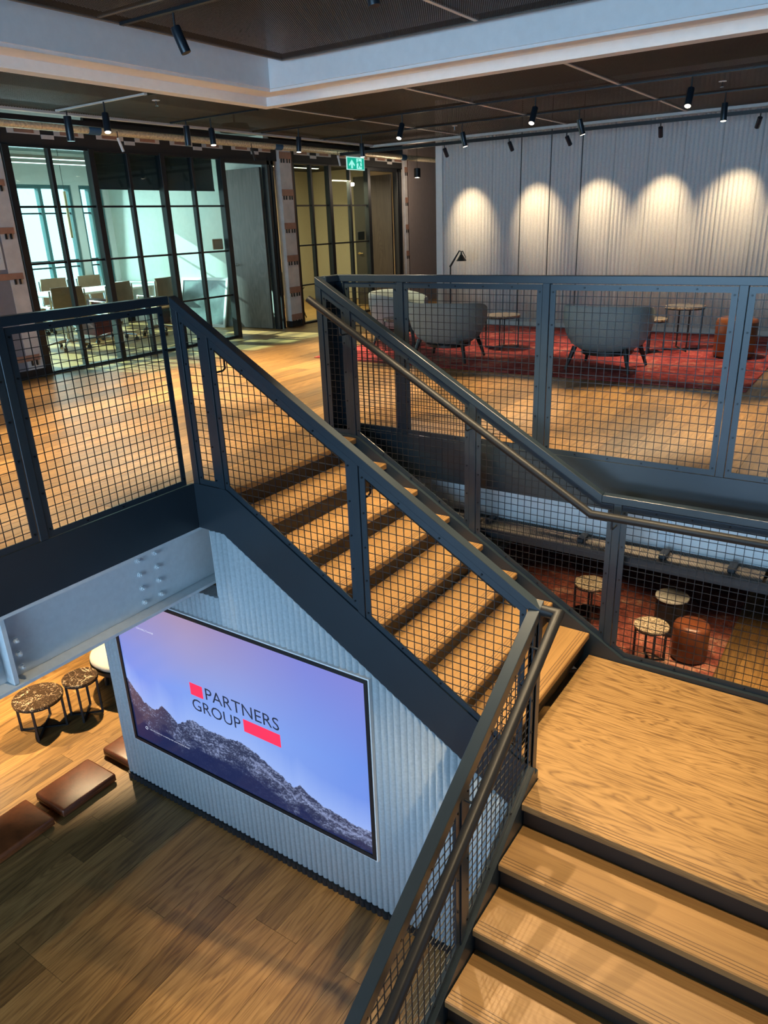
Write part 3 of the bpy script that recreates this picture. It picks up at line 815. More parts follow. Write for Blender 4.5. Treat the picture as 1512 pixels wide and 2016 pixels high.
text_xz('PARTNERS', U(.393), V(.517), V(.590)-V(.517), U(.684)-U(.393), 3.1392, INK, disp, 'lettering')
text_xz('GROUP', U(.327), V(.417), V(.489)-V(.417), U(.530)-U(.327), 3.1392, INK, disp, 'lettering')
MB().box(U(.327), U(.381), 3.1388, 3.1396, V(.511), V(.586)).build('logo_block', LOGO_RED, disp)
MB().box(U(.542), U(.684), 3.1388, 3.1396, V(.420), V(.496)).build('logo_block', LOGO_RED, disp)
text_xz('LON.HALL.TownHall', U(.112), V(.800), .016, U(.190)-U(.112), 3.1392, TXTW, disp, 'lettering')
text_xz('Use this room for a meeting with your personal device', U(.088), V(.112), .016, U(.277)-U(.088), 3.1392, TXTW, disp, 'lettering')
m = MB(); cx_, cz_ = U(.072), V(.118)
m.tube([(cx_+.014*math.cos(q*PI/8), 3.1385, cz_+.014*math.sin(q*PI/8)) for q in range(17)], .0018, 4)
m.build('icon', TXTW, disp)

# ================================================================ GLAZED MEETING ROOM FRONTS
GXF = -8.55
def glazed(name, label, ys, major, zs, door, header, loc):
    t = thing(name, loc, label, 'glazed partition')
    y0, y1 = ys[0], ys[-1]
    for i, y in enumerate(ys):
        w = .045 if i in (0, len(ys)-1) else (.04 if i in major else .024)
        d = .05 if i in major or i in (0, len(ys)-1) else .035
        MB().box(GXF-d, GXF+d, y-w, y+w, 0.0, 2.56).build('mullion', BLACK, t, bevel=.003)
    for a, b in zip(ys, ys[1:]):
        for k, (p, q) in enumerate(zip(zs, zs[1:])):
            MB().box(GXF-.005, GXF+.005, a+.02, b-.02, p+.012, q-.012).build('pane', GLASS, t)
        for z in zs[1:-1]: MB().box(GXF-.02, GXF+.02, a+.02, b-.02, z-.012, z+.012).build('transom', BLACK, t)
    MB().box(GXF-.045, GXF+.045, y0, y1, 0.0, .035).build('sill', BLACK, t)
    MB().box(GXF-.045, GXF+.045, y0, y1, zs[-1]-.01, 2.56).build('head', BLACK, t)
    d0, d1 = door
    for y, w in ((d1+.03, .03), (d1+.12, .03)): MB().box(GXF-.06, GXF+.05, y-w, y+w, 0, 2.56).build('door_post', BLACK, t, bevel=.003)
    MB().box(GXF-.05, GXF+.05, d0, d1+.15, 2.50, 2.56).build('head', BLACK, t)
    MB().box(GXF-.05, GXF+.03, header[0], header[1], 2.555, 2.78).build('header_board', DARKV, t)
    return t
ZS = [.02, .645, 1.285, 1.91, 2.545]
g1 = glazed('glazed_front', 'black framed glass front of the large meeting room, left', [5.25, 5.80, 6.36, 6.91, 7.46, 8.00, 8.575], (2, 4), ZS, (8.62, 9.52), (5.19, 9.78), (GXF, 6.9, 0))
g2 = glazed('glazed_front', 'black framed glass front of the small tan room, right of taped column', [10.13, 10.62, 11.12, 11.72, 12.29], (2, 4), ZS, (12.33, 13.25), (10.11, 13.46), (GXF, 11.2, 0))
# pads of tape on the header boards
def pad(par, y0, y1, z0, z1, x=GXF+.03, mat=COPPER): MB().box(x, x+.012, y0, y1, z0, z1).build('tape_pad', mat, par)
def header_pads(par, ya, yb, step=.58):
    y = ya; k = 0
    while y < yb:
        MB().box(GXF+.03, GXF+.036, y-.20, min(y+.20, yb+.05), 2.672, 2.752).build('plaster_strip', PLASTER, par)
        MB().box(GXF+.036, GXF+.044, y-.12, min(y+.12, yb+.04), 2.684, 2.742).build('tape_pad', COPPER, par)
        if k % 2 == 0 and y + step*.5 < yb: MB().box(GXF+.03, GXF+.04, y+step*.5-.08, y+step*.5+.08, 2.632, 2.676).build('tape_pad', PLASTER, par)
        y += step; k += 1
header_pads(g1, 5.52, 9.6); header_pads(g2, 10.41, 13.4)
# door leaves, standing open into the rooms
def door(name, y, L, mat, handle):
    d = sempty(name, (GXF-.05, y, 0))
    MB().box(GXF-.06-L, GXF-.06, y-.045, y, .015, 2.47).build('door_leaf', mat, d, bevel=.002)
    x = GXF-.06-L+.09
    m = MB(); m.lathe([(.026,0),(.026,.008)], (0,0,0), 12, M=Matrix.Translation((x, y-.045, 1.03)) @ Matrix.Rotation(PI/2, 4, 'X'))
    m.tube([(x, y-.05, 1.03), (x, y-.095, 1.03), (x+.12, y-.095, 1.03)], .009, 8)
    m.build('door_handle', handle, d)
door('door_1', 9.50, .80, DOORW, BARE); door('door_2', 13.22, .90, DOORD, plain('brass', (.5,.38,.18), .3, 1.0))
# room booking panels on the glass
t = thing('booking_panel', (GXF-.03, 8.44, 1.33), 'small tan room panel fixed behind glass of large meeting room', 'panel')
MB().rbox(GXF-.075, GXF-.052, 8.31, 8.51, 1.31, 1.46, .008).build('casing', CHAIRW, t); MB().box(GXF-.0515, GXF-.051, 8.34, 8.48, 1.335, 1.435).build('plate', plain('tan_plate', (.36,.26,.18), .5), t)
t = thing('booking_panel', (GXF-.03, 12.15, 1.33), 'small black room panel fixed behind glass of the tan room', 'panel')
MB().rbox(GXF-.075, GXF-.052, 12.01, 12.22, 1.31, 1.46, .008).build('casing', BLACK, t); MB().box(GXF-.0515, GXF-.051, 12.04, 12.19, 1.335, 1.435).build('plate', BLACKT, t)
# plasterboard columns with copper tape and clips
def clipmesh():
    m = MB()
    for s in (-.03, .03): m.box(-.002, .012, s-.010, s+.010, -.06, .0)
    me = m.mesh('clip'); me.materials.append(BLACKT); return me
CLIP = clipmesh()
def column(name, y0, y1, zs, xf=-8.47):
    c = sempty(name, (xf, (y0+y1)/2, 0))
    MB().box(xf-.13, xf, y0, y1, .10, 2.78).build('plasterboard', PLASTER, c, bevel=.002)
    MB().box(xf-.13, xf+.004, y0, y1, 0, .10).build('base_plate', BLACK, c)
    MB().box(xf-.12, xf-.002, y1, y1+.03, .0, 2.78).build('edge_strip', plain('brown_edge_'+name, (.10,.05,.04), .6), c)
    for z in zs:
        MB().box(xf, xf+.008, y0, y1, z-.05, z+.05).build('tape_pad', COPPER, c)
        w = y1 - y0
        for f in ((.25, .75) if w > .15 else (.5,)): link('clip', CLIP, c, at=(xf, y0+w*f, z-.045))
column('wall_column', 9.79, 10.07, (2.64, 2.10, 1.60, 1.10, .60, .16))
column('wall_column', 13.52, 13.62, (2.55, 2.0, 1.50, 1.0, .50), -8.50)
wl = sempty('wall_left', (-8.5, 3, 0))
MB().box(-8.65, -8.50, .5, 4.985, .10, 2.9).build('grey_board', PLASTERG, wl)
MB().box(-8.65, -8.495, 4.985, 5.18, .10, 2.9).build('plasterboard', PLASTER, wl)
MB().box(-8.65, -8.48, .5, 5.2, 0, .10).build('base_plate', BLACK, wl)
for z in (2.16, 1.66, 1.17, .24):
    MB().box(-8.495, -8.485, 4.55, 5.15, z-.035, z+.035).build('tape_pad', COPPER, wl); link('clip', CLIP, wl, at=(-8.488, 5.07, z-.03))
t = thing('paper_sign', (-8.49, 4.87, 1.25), 'white paper sign with black print taped on the left wall, at frame edge', 'sign')
sg = MB().box(-8.496, -8.49, 4.56, 4.955, 1.25, 1.54).build('sheet', WHITE, t)
def text_yz(s, y0, z0, h, w, x, mat, parent, name):
    me = text_mesh(s, h, w, name); o_ = wloc(parent)
    for v in me.vertices: v.co = Vector((x, y0 + v.co.x, z0 + v.co.y)) - o_
    me.materials.clear(); me.materials.append(mat); return link(name, me, parent)
text_yz('VIEW', 4.74, 1.435, .04, .17, -8.4892, BLACKT, t, 'lettering'); text_yz('(Room)', 4.76, 1.36, .028, .16, -8.4892, BLACKT, t, 'lettering')
# copper foil pipe with blue bands
t = thing('insulated_pipe', (-8.05, 5, 2.70), 'copper foil wrapped pipe running above the glass fronts, with blue bands', 'pipe')
MB().tube([(-8.0, -3, 2.695), (-8.0, 3, 2.700), (-8.0, 9, 2.695), (-8.0, 15.5, 2.70)], .045, 14).build('pipe_run', FOIL, t, smooth=.8)
for y in (5.98, 9.15, 12.6): MB().tube([(-8.0, y, 2.698), (-8.0, y+.16, 2.698)], .05, 14).build('blue_band', BLUEB, t, smooth=.8)
# rooms behind the glass
struct(MB().box(-12.55, -8.62, 9.62, 9.74, 0, 3.4).build('wall_meeting', PALEW))
struct(MB().box(-12.55, -8.66, 4.35, 4.45, 0, 3.4).build('wall_meeting_left', PALEW))
struct(MB().box(-12.55, -8.62, 4.45, 9.62, 2.93, 2.97).build('ceiling', plain('room_ceiling', (.16,.19,.19), .8)))
struct(MB().box(-11.6, -11.5, 9.74, 16, 0, 3.4).build('wall_tan', TANW))
struct(MB().box(-11.5, -8.62, 9.74, 16, 2.72, 2.76).build('ceiling', DARKV))
struct(MB().box(-8.62, -8.50, 13.66, 16, 0, 3.4).build('wall_corridor', PINKW))
struct(MB().box(-11.5, -8.62, 14.4, 14.5, 0, 2.72).build('wall_tan_side', TANW))
MB_ = MB().box(-12.52, -9.0, 9.58, 9.618, 0, .10); struct(MB_.build('baseboard_meeting', WHITE))
t = thing('wall_bench', (-10.9, 9.5, .48), 'long pale shelf along the side wall of meeting room', 'shelf')
MB().box(-12.4, -11.2, 9.34, 9.61, .70, .74).build('board', PALEW, t, bevel=.003)
for x in (-12.3, -11.3): MB().box(x, x+.03, 9.36, 9.60, 0, .70).build('leg', BLACK, t)
for k, x in enumerate((-10.45, -11.1)):
    t = thing('linear_light', (x, 7.3, 2.62), ['near', 'far'][k] + ' glowing linear light hanging along the meeting room ceiling', 'lamp')
    MB().box(x-.03, x+.03, 5.0, 9.2, 2.62, 2.66).build('housing', WHITE, t)
    MB().box(x-.025, x+.025, 5.02, 9.18, 2.612, 2.6195).build('diffuser', LED, t)
    for y in (5.4, 8.8): MB().tube([(x, y, 2.66), (x, y, 2.93)], .003, 6).build('cable', BLACK, t)
    area_light('meeting_light', (x, 7.1, 2.60), (x, 7.1, 0), .06, 4.0, 17, (.86, 1.0, .96)).parent = None
t = thing('linear_light', (-9.6, 11.3, 2.60), 'short linear light in the small tan room', 'lamp')
MB().box(-9.63, -9.57, 10.2, 12.2, 2.60, 2.64).build('housing', BLACK, t); MB().box(-9.625, -9.575, 10.22, 12.18, 2.592, 2.5995).build('diffuser', LEDW, t)
for y in (10.4, 12.0): MB().tube([(-9.6, y, 2.64), (-9.6, y, 2.72)], .003, 6).build('cable', BLACK, t)
area_light('tan_room_light', (-9.7, 11.5, 2.55), (-10.2, 11.5, 0), .5, 2.5, 150, (1, .84, .55))
for k, y in enumerate((5.65, 7.9)):
    t = thing('pendant_tube', (-11.4, y, 1.6), ['left', 'right'][k] + ' slim brass tube pendant over the meeting table', 'lamp')
    MB().tube([(-11.4, y, 1.55), (-11.4, y, 2.25)], .022, 12).build('tube', plain('brass_tube%d' % k, (.45,.36,.2), .3, .8), t, smooth=.7)
    MB().tube([(-11.4, y, 2.25), (-11.4, y, 2.90)], .004, 6).build('cable', BLACK, t)
    MB().lathe([(.05, 2.89), (.05, 2.93)], (-11.4, y, 0), 12).build('ceiling_rose', BLACK, t)
t = thing('roller_blind', (-8.63, 7.5, 2.13), 'dark roller blind pulled a little down inside meeting room glass', 'blind')
MB().box(-8.655, -8.65, 6.44, 8.50, 2.135, 2.90).build('fabric', BLINDM, t); MB().box(-8.662, -8.643, 6.44, 8.50, 2.115, 2.14).build('bottom_bar', BLACKT, t)
MB().tube([(-8.66, 6.42, 2.90), (-8.66, 8.52, 2.90)], .028, 10).build('roller', BLACKT, t)
t = thing('leaning_board', (-10.2, 9.35, 0), 'white framed dark board leaning on the side wall in meeting room', 'picture')
Mt = Matrix.Translation((0, 9.36, 0.002)) @ Matrix.Rotation(-math.radians(14), 4, 'X')
m = MB()
for a in ((-10.80, -9.64, 0, .05), (-10.80, -9.64, .79, .84), (-10.80, -10.75, .05, .79), (-9.69, -9.64, .05, .79)): m.box(a[0], a[1], 0, .03, a[2], a[3], Mt)
m.build('frame', WHITE, t); MB().box(-10.75, -9.69, .008, .02, .05, .79, Mt).build('board', plain('board_grey', (.12,.16,.16), .25, 0, .5, 3), t)
# meeting table and chairs
t = thing('meeting_table', (-11.35, 8.0, 0), 'long white meeting table among the tan chairs', 'table')
MB().box(-11.9, -10.8, 7.0, 9.2, .70, .735).build('tabletop', plain('table_white', (.62,.66,.66), .18), t, bevel=.006)
for x in (-11.75, -10.95):
    for y in (7.25, 8.95): MB().box(x-.03, x+.03, y-.03, y+.03, 0, .70).build('leg', WHITE, t)
t = thing('drawer_pedestal', (-10.95, 7.75, 0), 'burgundy drawer pedestal on castors under the meeting table', 'cabinet')
BURG = plain('burgundy', (.085, .012, .016), .4)
MB().box(-11.2, -10.72, 7.56, 7.94, .06, .60).build('carcass', BURG, t, bevel=.005)
for k in range(3): MB().box(-10.72, -10.705, 7.57, 7.93, .08+k*.175, .24+k*.175).build('drawer', BURG, t, bevel=.003)
for x in (-11.15, -10.77):
    for y in (7.6, 7.9): MB().lathe([(.02,0),(.025,.02),(.025,.04),(.02,.06)], (x,y,0), 10).build('castor', BLACK, t)
def office_chair(label):
    t = thing('office_chair', (0,0,0), label, 'chair', 'tan office chairs in the meeting room')   # faces +Y
    m = MB(); n = 7; W = .24
    pts = [(-.20 - .02*math.sin(k/6*PI), .46 + .44*k/6) for k in range(7)]
    v = []; 
    for y, z in pts:
        for j in range(n): 
            s = -1 + 2*j/(n-1); v.append((s*W*(1 if z < .8 else .96), y - .035*(1-s*s), z))
    v += [(x, y-.022, z) for x, y, z in v]; N = 7*n; f = []
    for i in range(6):
        for j in range(n-1):
            a = i*n+j; f += [(a, a+1, a+n+1, a+n), (N+a, N+a+n, N+a+n+1, N+a+1)]
    for i in range(6):
        for j in (0, n-1): a = i*n+j; f.append((a, a+n, N+a+n, N+a))
    for j in range(n-1):
        for i in (0, 6): a = i*n+j; f.append((a, a+1, N+a+1, N+a))
    m.add(v, f); m.build('backrest', CHAIRW, t, smooth=.6)
    MB().rbox(-.24, .24, -.20, .25, .41, .46, .02).build('seat', CHAIRW, t)
    for s in (-1, 1):
        MB().tube([(s*.26, -.22, .86), (s*.265, -.20, .44), (s*.265, .20, .44)], .013, 8).build('side_frame', CHROME, t, smooth=.8)
        MB().tube([(s*.27, -.18, .62), (s*.29, .12, .64), (s*.28, .16, .45)], .014, 8).build('armrest', CHROME, t, smooth=.8)
    MB().tube([(0,0,.40), (0,0,.10)], .028, 12).build('column', CHROME, t, smooth=.8)
    for k in range(5):
        a = 2*PI*k/5 + .3; x, y = .31*math.cos(a), .31*math.sin(a)
        MB().tube([(0,0,.14), (x, y, .085)], .022, 8, r2=.014).build('base_spoke', CHROME, t, smooth=.8)
        m = MB(); Mr = Matrix.Translation((x, y, .03)) @ Matrix.Rotation(a, 4, 'Z') @ Matrix.Rotation(PI/2, 4, 'X')
        m.lathe([(.02,-.024),(.03,-.018),(.03,.018),(.02,.024)], (0,0,0), 12, M=Mr); m.tube([(x,y,.085),(x,y,.04)], .01, 6)
        m.build('castor', BLACK, t)
    return t
oc = office_chair('tan office chair at near side of meeting table, leftmost of three with backs turned')
oc.location = (-10.22, 6.72, 0); oc.rotation_euler = (0, 0, PI/2 - .15)
for x, y, r, lb in ((-10.2, 7.55, PI/2+.1, 'tan office chair at near side of meeting table, middle of three with backs turned'),
                    (-10.2, 8.42, PI/2+.25, 'tan office chair at near side of meeting table, rightmost of three, before the pale wall'),
                    (-11.25, 6.55, .1, 'tan office chair at the left end of meeting table'),
                    (-12.2, 7.3, -PI/2, 'tan office chair at window side of meeting table, leftmost there'),
                    (-12.2, 8.05, -PI/2-.1, 'tan office chair at window side of meeting table, middle one'),
                    (-12.2, 8.8, -PI/2, 'tan office chair at window side of meeting table, nearest to the pale wall')):
    dup(oc, (x, y, 0), r, lb)
# shell chair in the tan room
t = thing('shell_chair', (-9.35, 10.75, 0), 'olive shell chair with thin black legs in the tan room', 'chair')
m = MB(); v = []; f = []; n = 9
for i, (y, z, w) in enumerate(((.26,.45,.20),(.10,.43,.24),(-.08,.44,.25),(-.20,.52,.26),(-.25,.68,.25),(-.27,.84,.20))):
    for j in range(n):
        s = -1+2*j/(n-1); v.append((-9.35 + s*w, 10.75 + y + .10*s*s*(z > .5), z + .10*s*s*(z < .5)))
N = len(v); v += [(x, y-.012, z-.015) for x, y, z in v]
for i in range(5):
    for j in range(n-1): a = i*n+j; f += [(a,a+1,a+n+1,a+n),(N+a,N+a+n,N+a+n+1,N+a+1)]
for i in range(5):
    for j in (0,n-1): a=i*n+j; f.append((a,a+n,N+a+n,N+a))
for j in range(n-1):
    for i in (0,5): a=i*n+j; f.append((a,a+1,N+a+1,N+a))
m.add(v, f); m.build('shell', plain('olive', (.11,.095,.055), .6), t, smooth=.8)
for sx in (-1,1):
    for sy in (-1,1): MB().tube([(-9.35+sx*.12, 10.75+sy*.12, .43), (-9.35+sx*.22, 10.75+sy*.22, 0)], .010, 8).build('leg', BLACK, t)
MB().tube([(-9.52,10.58,.22),(-9.18,10.58,.22),(-9.18,10.92,.22),(-9.52,10.92,.22),(-9.52,10.58,.22)], .006, 6).build('stretcher', BLACK, t)
# ================================================================ UPPER LOUNGE
ZR = .012
rug = tag(MB().box(-6.15, -1.03, 7.48, 11.02, 0, ZR).build('rug', RUG, bevel=.004), 'large distressed red rug under the lounge chairs on the upper floor', 'rug')
def armchair(label, group='grey lounge chairs on the red rug'):
    """round shell chair, opening towards +Y"""
    t = thing('lounge_chair', (0,0,0), label, 'chair', group)
    def shell(rad_off, zlo):
        rows = []
        NA = 36; span = math.radians(262); prof = [(.18,zlo),(.30,zlo+.02),(.395,.28),(.452,.39),(.475,.53),(.472,.655)]
        for r, z in prof:
            row = []
            for i in range(NA+1):
                a = -PI/2 - span/2 + span*i/NA      # centred on the back (-Y)
                e = abs(i/NA*2-1)
                dz = (-.11*e**3 if z > .6 else (-.06*e**3 if z > .5 else 0)) + (.02 if z > .6 else 0)
                rr = r + rad_off
                ca_, sa_ = math.cos(a), math.sin(a); q_ = (abs(ca_)**3.2 + abs(sa_)**3.2)**(-1/3.2)
                q_ = 1 + (q_ - 1)*.62*min(1, max(0, (z-.26)/.36))
                row.append((rr*.97*q_*ca_, rr*.86*q_*sa_, z + dz))
            rows.append(row)
        return rows
    out, inn = shell(0, .20), shell(-.065, .24)
    v = []; f = []; NA = 37
    seq = out + [[(x*.965, y*.965, z+.022) for x, y, z in out[-1]]] + inn[::-1]
    for r in seq: v += r
    for i in range(len(seq)-1):
        for j in range(NA-1): a = i*NA+j; f.append((a, a+1, a+NA+1, a+NA))
    L = len(seq)
    for j in (0, NA-1): f.append([i*NA+j for i in range(L)] if j else [i*NA for i in range(L)][::-1])
    MB().add(v, f).build('shell', FELT, t, smooth=1.2)
    MB().lathe([(.10,.225),(.2,.235),(.28,.285),(.345,.35),(.36,.40),(.335,.43),(.2,.44)], (0,.03,0), 36, 1.0, .95).build('seat_cushion', FELT, t, smooth=1.0)
    m = MB(); m.lathe([(.22,.165),(.27,.17),(.27,.20),(.22,.205)], (0,.02,0), 28); m.build('base_ring', DARKWOOD, t, smooth=.6)
    for sx in (-1, 1):
        for sy in (-1, 1):
            top = Vector((sx*.275, sy*.23+.02, .255)); bot = Vector((sx*.345, sy*.30+.02, .009))
            m = MB(); k = 8
            m.tube([top, bot], .030, 8, r2=.016); m.build('leg', DARKWOOD, t, smooth=.8)
    return t
lc = armchair('grey felt lounge chair with its back turned, in front of the reading lamp'); lc.location = (-4.45, 7.97, ZR); lc.rotation_euler = (0,0,.08)
dup(lc, (-2.55, 8.08, ZR), -.03, 'grey felt lounge chair with its back turned, right one, beside the tall marble table')
dup(lc, (-5.75, 8.95, ZR), -1.35, 'grey felt lounge chair turned sideways at the far left of red rug')
def side_table(x, y, z, r, h, top, label, group, name='side_table', rot=0.3, leg_r=.008):
    t = thing(name, (x, y, z), label, 'table', group)
    MB().lathe([(r-.004, h-.026), (r, h-.022), (r, h-.004), (r-.004, h)], (x,y,z), 40).build('tabletop', top, t, smooth=.5)
    m = MB(); ring_ = [(r-.012, h-.036), (r-.002, h-.036), (r-.002, h-.027), (r-.012, h-.027)]
    m.lathe(ring_, (x,y,z), 32); m.build('rim', BLACK, t, smooth=.5)
    for k in range(4):
        a = rot + k*PI/2; q = r - .02
        MB().box(-leg_r, leg_r, -leg_r, leg_r, 0, h-.036, Matrix.Translation((x+q*math.cos(a), y+q*math.sin(a), z)) @ Matrix.Rotation(a, 4, 'Z')).build('leg', BLACK, t)
    for k in range(2):
        a = rot + k*PI/2; M_ = Matrix.Translation((x, y, z)) @ Matrix.Rotation(a, 4, 'Z')
        MB().box(-r+.02, r-.02, -leg_r, leg_r, .002+k*.001, .014, M_).build('base_bar', BLACK, t)
    return t
GT = 'small round marble tables on the upper rug'
side_table(-4.22, 9.0, ZR, .23, .42, MARBLEP, 'round pale marble side table right of the left back-turned lounge chair', GT)
side_table(-2.12, 9.62, ZR, .23, .52, MARBLEP, 'taller round pale marble table between lounge chair and brown ottoman', GT, rot=.5)
side_table(-2.42, 9.28, ZR, .19, .40, MARBLEP, 'lower round marble table tucked behind the right lounge chair', GT, rot=.2)
side_table(-5.38, 8.32, ZR, .20, .42, MARBLEP, 'round pale marble table in front of the sideways lounge chair', GT, rot=.6)
def ottoman(x, y, z, r, h, mat, label, sx=1.0):
    t = thing('ottoman', (x, y, z), label, 'ottoman')
    MB().lathe([(r-.03, .01), (r, .03), (r, h-.05), (r-.012, h-.018), (r-.045, h), (r*.5, h+.006)], (x,y,z), 40).build('body', mat, t, smooth=1.0)
    MB().lathe([(r-.03, 0), (r-.03, .012)], (x,y,z), 32).build('base', BLACK, t)
    m = MB(); tor = [(r-.006+.006*math.cos(q*PI/3), h-.045+.006*math.sin(q*PI/3)) for q in range(6)]
    m.lathe(tor + [tor[0]], (x,y,z), 40); m.build('piping', mat, t, smooth=.8)
    return t
ottoman(-1.47, 9.3, ZR, .22, .44, LEATHER, 'round brown leather ottoman at right end of the upper red rug')
t = thing('reading_lamp', (-5.87, 10.6, ZR), 'black floor reading lamp with angled arm and conical shade before white wall', 'lamp')
MB().lathe([(.13,0),(.13,.012),(.02,.02)], (-5.87,10.6,ZR), 28).build('base', BLACK, t, smooth=.5)
MB().tube([(-5.87,10.6,ZR+.015),(-5.865,10.6,.93)], .012, 10).build('pole', BLACK, t, smooth=.8)
MB().tube([(-5.865,10.585,.92),(-5.70,10.585,1.155)], .017, 10, r2=.010).build('arm', BLACK, t, smooth=.8)
MB().tube([(-5.70,10.585,1.15),(-5.665,10.585,1.14),(-5.645,10.585,1.145),(-5.59,10.585,1.05)], .007, 8).build('cable', BLACK, t, smooth=.8)
MB().lathe([(.004,1.135),(.014,1.13),(.016,1.10),(.022,1.095),(.078,1.01),(.078,1.005),(.07,1.008),(.018,1.088)], (-5.668,10.585,0), 28).build('shade', plain('lamp_shade_olive', (.03,.03,.025), .35), t, smooth=.7)
# ================================================================ LOWER FLOOR
tag(MB().box(-4.3, -0.96, 6.9, 9.75, LOW, LOW+.014).build('rug', RUGB, bevel=.004), 'rust red patterned rug on the lower floor, seen below the landing', 'rug')
LR = LOW + .014
GLT = 'small marble tables on the lower rug'
side_table(-2.50, 7.98, LR, .20, .50, MARBLEP, 'pale marble side table on lower rug, nearest to the stair stringer', GLT, rot=.4, leg_r=.011)
side_table(-1.63, 7.42, LR, .185, .45, MARBLEP, 'pale marble side table on lower rug, touching the orange brown ottoman', GLT, rot=.5, leg_r=.011)
t = thing('drum_table', (-1.60, 8.18, LR), 'black drum table with pale veined marble top on lower rug', 'table')
MB().lathe([(.10,0),(.175,.01),(.175,.43),(.165,.44)], (-1.60,8.18,LR), 36).build('drum', BLACK, t, smooth=.6)
MB().lathe([(.182,.441),(.188,.445),(.188,.462),(.182,.466)], (-1.60,8.18,LR), 36).build('tabletop', MARBLES, t, smooth=.5)
ottoman(-1.27, 7.70, LR, .19, .44, LEATHERD, 'round orange brown leather ottoman on the lower rug')
lo = dup(lc, (-2.32, 6.72, LR), .2, 'grey lounge chair on lower rug, mostly hidden by stair stringer', 'grey lounge chair on the lower rug')
GB3 = 'brown marble tables beside the ribbed wall'
side_table(-6.46, 3.165, LOW, .24, .38, MARBLE, 'larger dark brown marble table on black legs, left of the screen wall', GB3, rot=.75, leg_r=.010)
side_table(-6.285, 3.54, LOW, .175, .45, MARBLE, 'smaller dark brown marble table next to the screen wall', GB3, rot=.75, leg_r=.010)
t = thing('pouf_seat', (-6.26, 4.14, LOW), 'round cream upholstered seat with dark rim behind the marble tables', 'seat')
MB().lathe([(.36,.40),(.405,.43),(.405,.46),(.38,.49),(.22,.50)], (-6.26,4.14,LOW), 40).build('cushion', CREAM, t, smooth=.9)
MB().lathe([(.36,.36),(.412,.37),(.412,.41),(.36,.415)], (-6.26,4.14,LOW), 40).build('rim', DARKWOOD, t, smooth=.6)
for k in range(4):
    a = .5 + k*PI/2; MB().tube([(-6.26+.30*math.cos(a), 4.14+.30*math.sin(a), LOW+.37), (-6.26+.33*math.cos(a), 4.14+.33*math.sin(a), LOW)], .022, 8).build('leg', DARKWOOD, t)
GC = 'brown leather floor cushions in a row'
def cushion(x0, x1, y0, y1, mat, label):
    t = thing('floor_cushion', ((x0+x1)/2, (y0+y1)/2, LOW), label, 'cushion', GC)
    MB().rbox(x0, x1, y0, y1, LOW+.012, LOW+.095, .017).build('pad', mat, t, smooth=.7)
    MB().box(x0+.03, x1-.03, y0+.03, y1-.03, LOW, LOW+.013).build('base', BLACK, t)
    m = MB()
    c = .03
    m.tube([(x0+c,y0,LOW+.055),(x1-c,y0,LOW+.055),(x1,y0+c,LOW+.055),(x1,y1-c,LOW+.055),(x1-c,y1,LOW+.055),(x0+c,y1,LOW+.055),(x0,y1-c,LOW+.055),(x0,y0+c,LOW+.055),(x0+c,y0,LOW+.055)], .004, 6)
    m.build('seam', mat, t)
cushion(-5.56, -5.15, 2.50, 3.04, LEATHERD, 'dark brown leather floor cushion nearest to the screen wall corner')
cushion(-5.57, -5.15, 1.86, 2.42, LEATHER, 'lighter tan brown leather floor cushion at left frame edge')
cushion(-5.56, -5.15, 3.20, 3.74, LEATHERD, 'brown leather floor cushion half hidden behind the ribbed wall end')

# ================================================================ TRACK LIGHTS
def track(name, a, b, z, label, w=.018, h=.03, xdir=True, mat=BLACKT):
    t = thing(name, ((a[0]+b[0])/2, (a[1]+b[1])/2, z), label, 'track')
    m = MB()
    if xdir: m.box(a[0], b[0], a[1]-w, a[1]+w, z, z+h)
    else: m.box(a[0]-w, a[0]+w, a[1], b[1], z, z+h)
    m.build('rail', mat, t)
    for p in (a, b):
        MB().box(p[0]-w*1.1, p[0]+w*1.1, p[1]-w*1.1, p[1]+w*1.1, z-.002, z+h+.002).build('end_cap', mat, t)
    return t
track('lighting_track', (-7.70, -3, 0), (-7.70, 10.86, 0), 2.688, 'long black track along the glass fronts, above the copper pipe', .028, .05, False)
track('lighting_track', (-7.66, 10.35, 0), (3.5, 10.35, 0), 2.598, 'black track running along top of the white ribbed wall', .02, .04)
track('ceiling_track', (-6.95, 4.90, 0), (-5.70, 4.90, 0), 2.685, 'short ceiling track left, holding the first two spotlights', .014, .014, True, TB)
track('ceiling_track', (-6.95, 6.30, 0), (-5.70, 6.30, 0), 2.685, 'short ceiling track above the middle of large glass front', .014, .014)
track('ceiling_track', (-6.95, 7.76, 0), (3.9, 7.76, 0), 2.685, 'long ceiling track across mesh ceiling, nearer to the opening', .014, .014)
track('ceiling_track', (-6.95, 9.02, 0), (3.9, 9.02, 0), 2.685, 'long ceiling track across mesh ceiling, nearer to the ribbed wall', .014, .014)
track('ceiling_track', (-4.75, 3.98, 0), (3.9, 3.98, 0), 2.912, 'ceiling track on the dark mesh above the stair opening', .016, .018)
def body_mesh(r, L):
    m = MB(); m.lathe([(r*.55, -.004), (r*.95, -.006), (r, -.012), (r, -L+.004), (r*.96, -L)], (0,0,0), 20); me = m.mesh('lamp_body', smooth=.5); me.materials.append(LAMPB); return me
def lens_mesh(r, L):
    m = MB(); m.lathe([(r*.78, -L-.0035), (r*.84, -L-.0008)], (0,0,0), 20); me = m.mesh('lens'); me.materials.append(LENS); return me
LB = {}
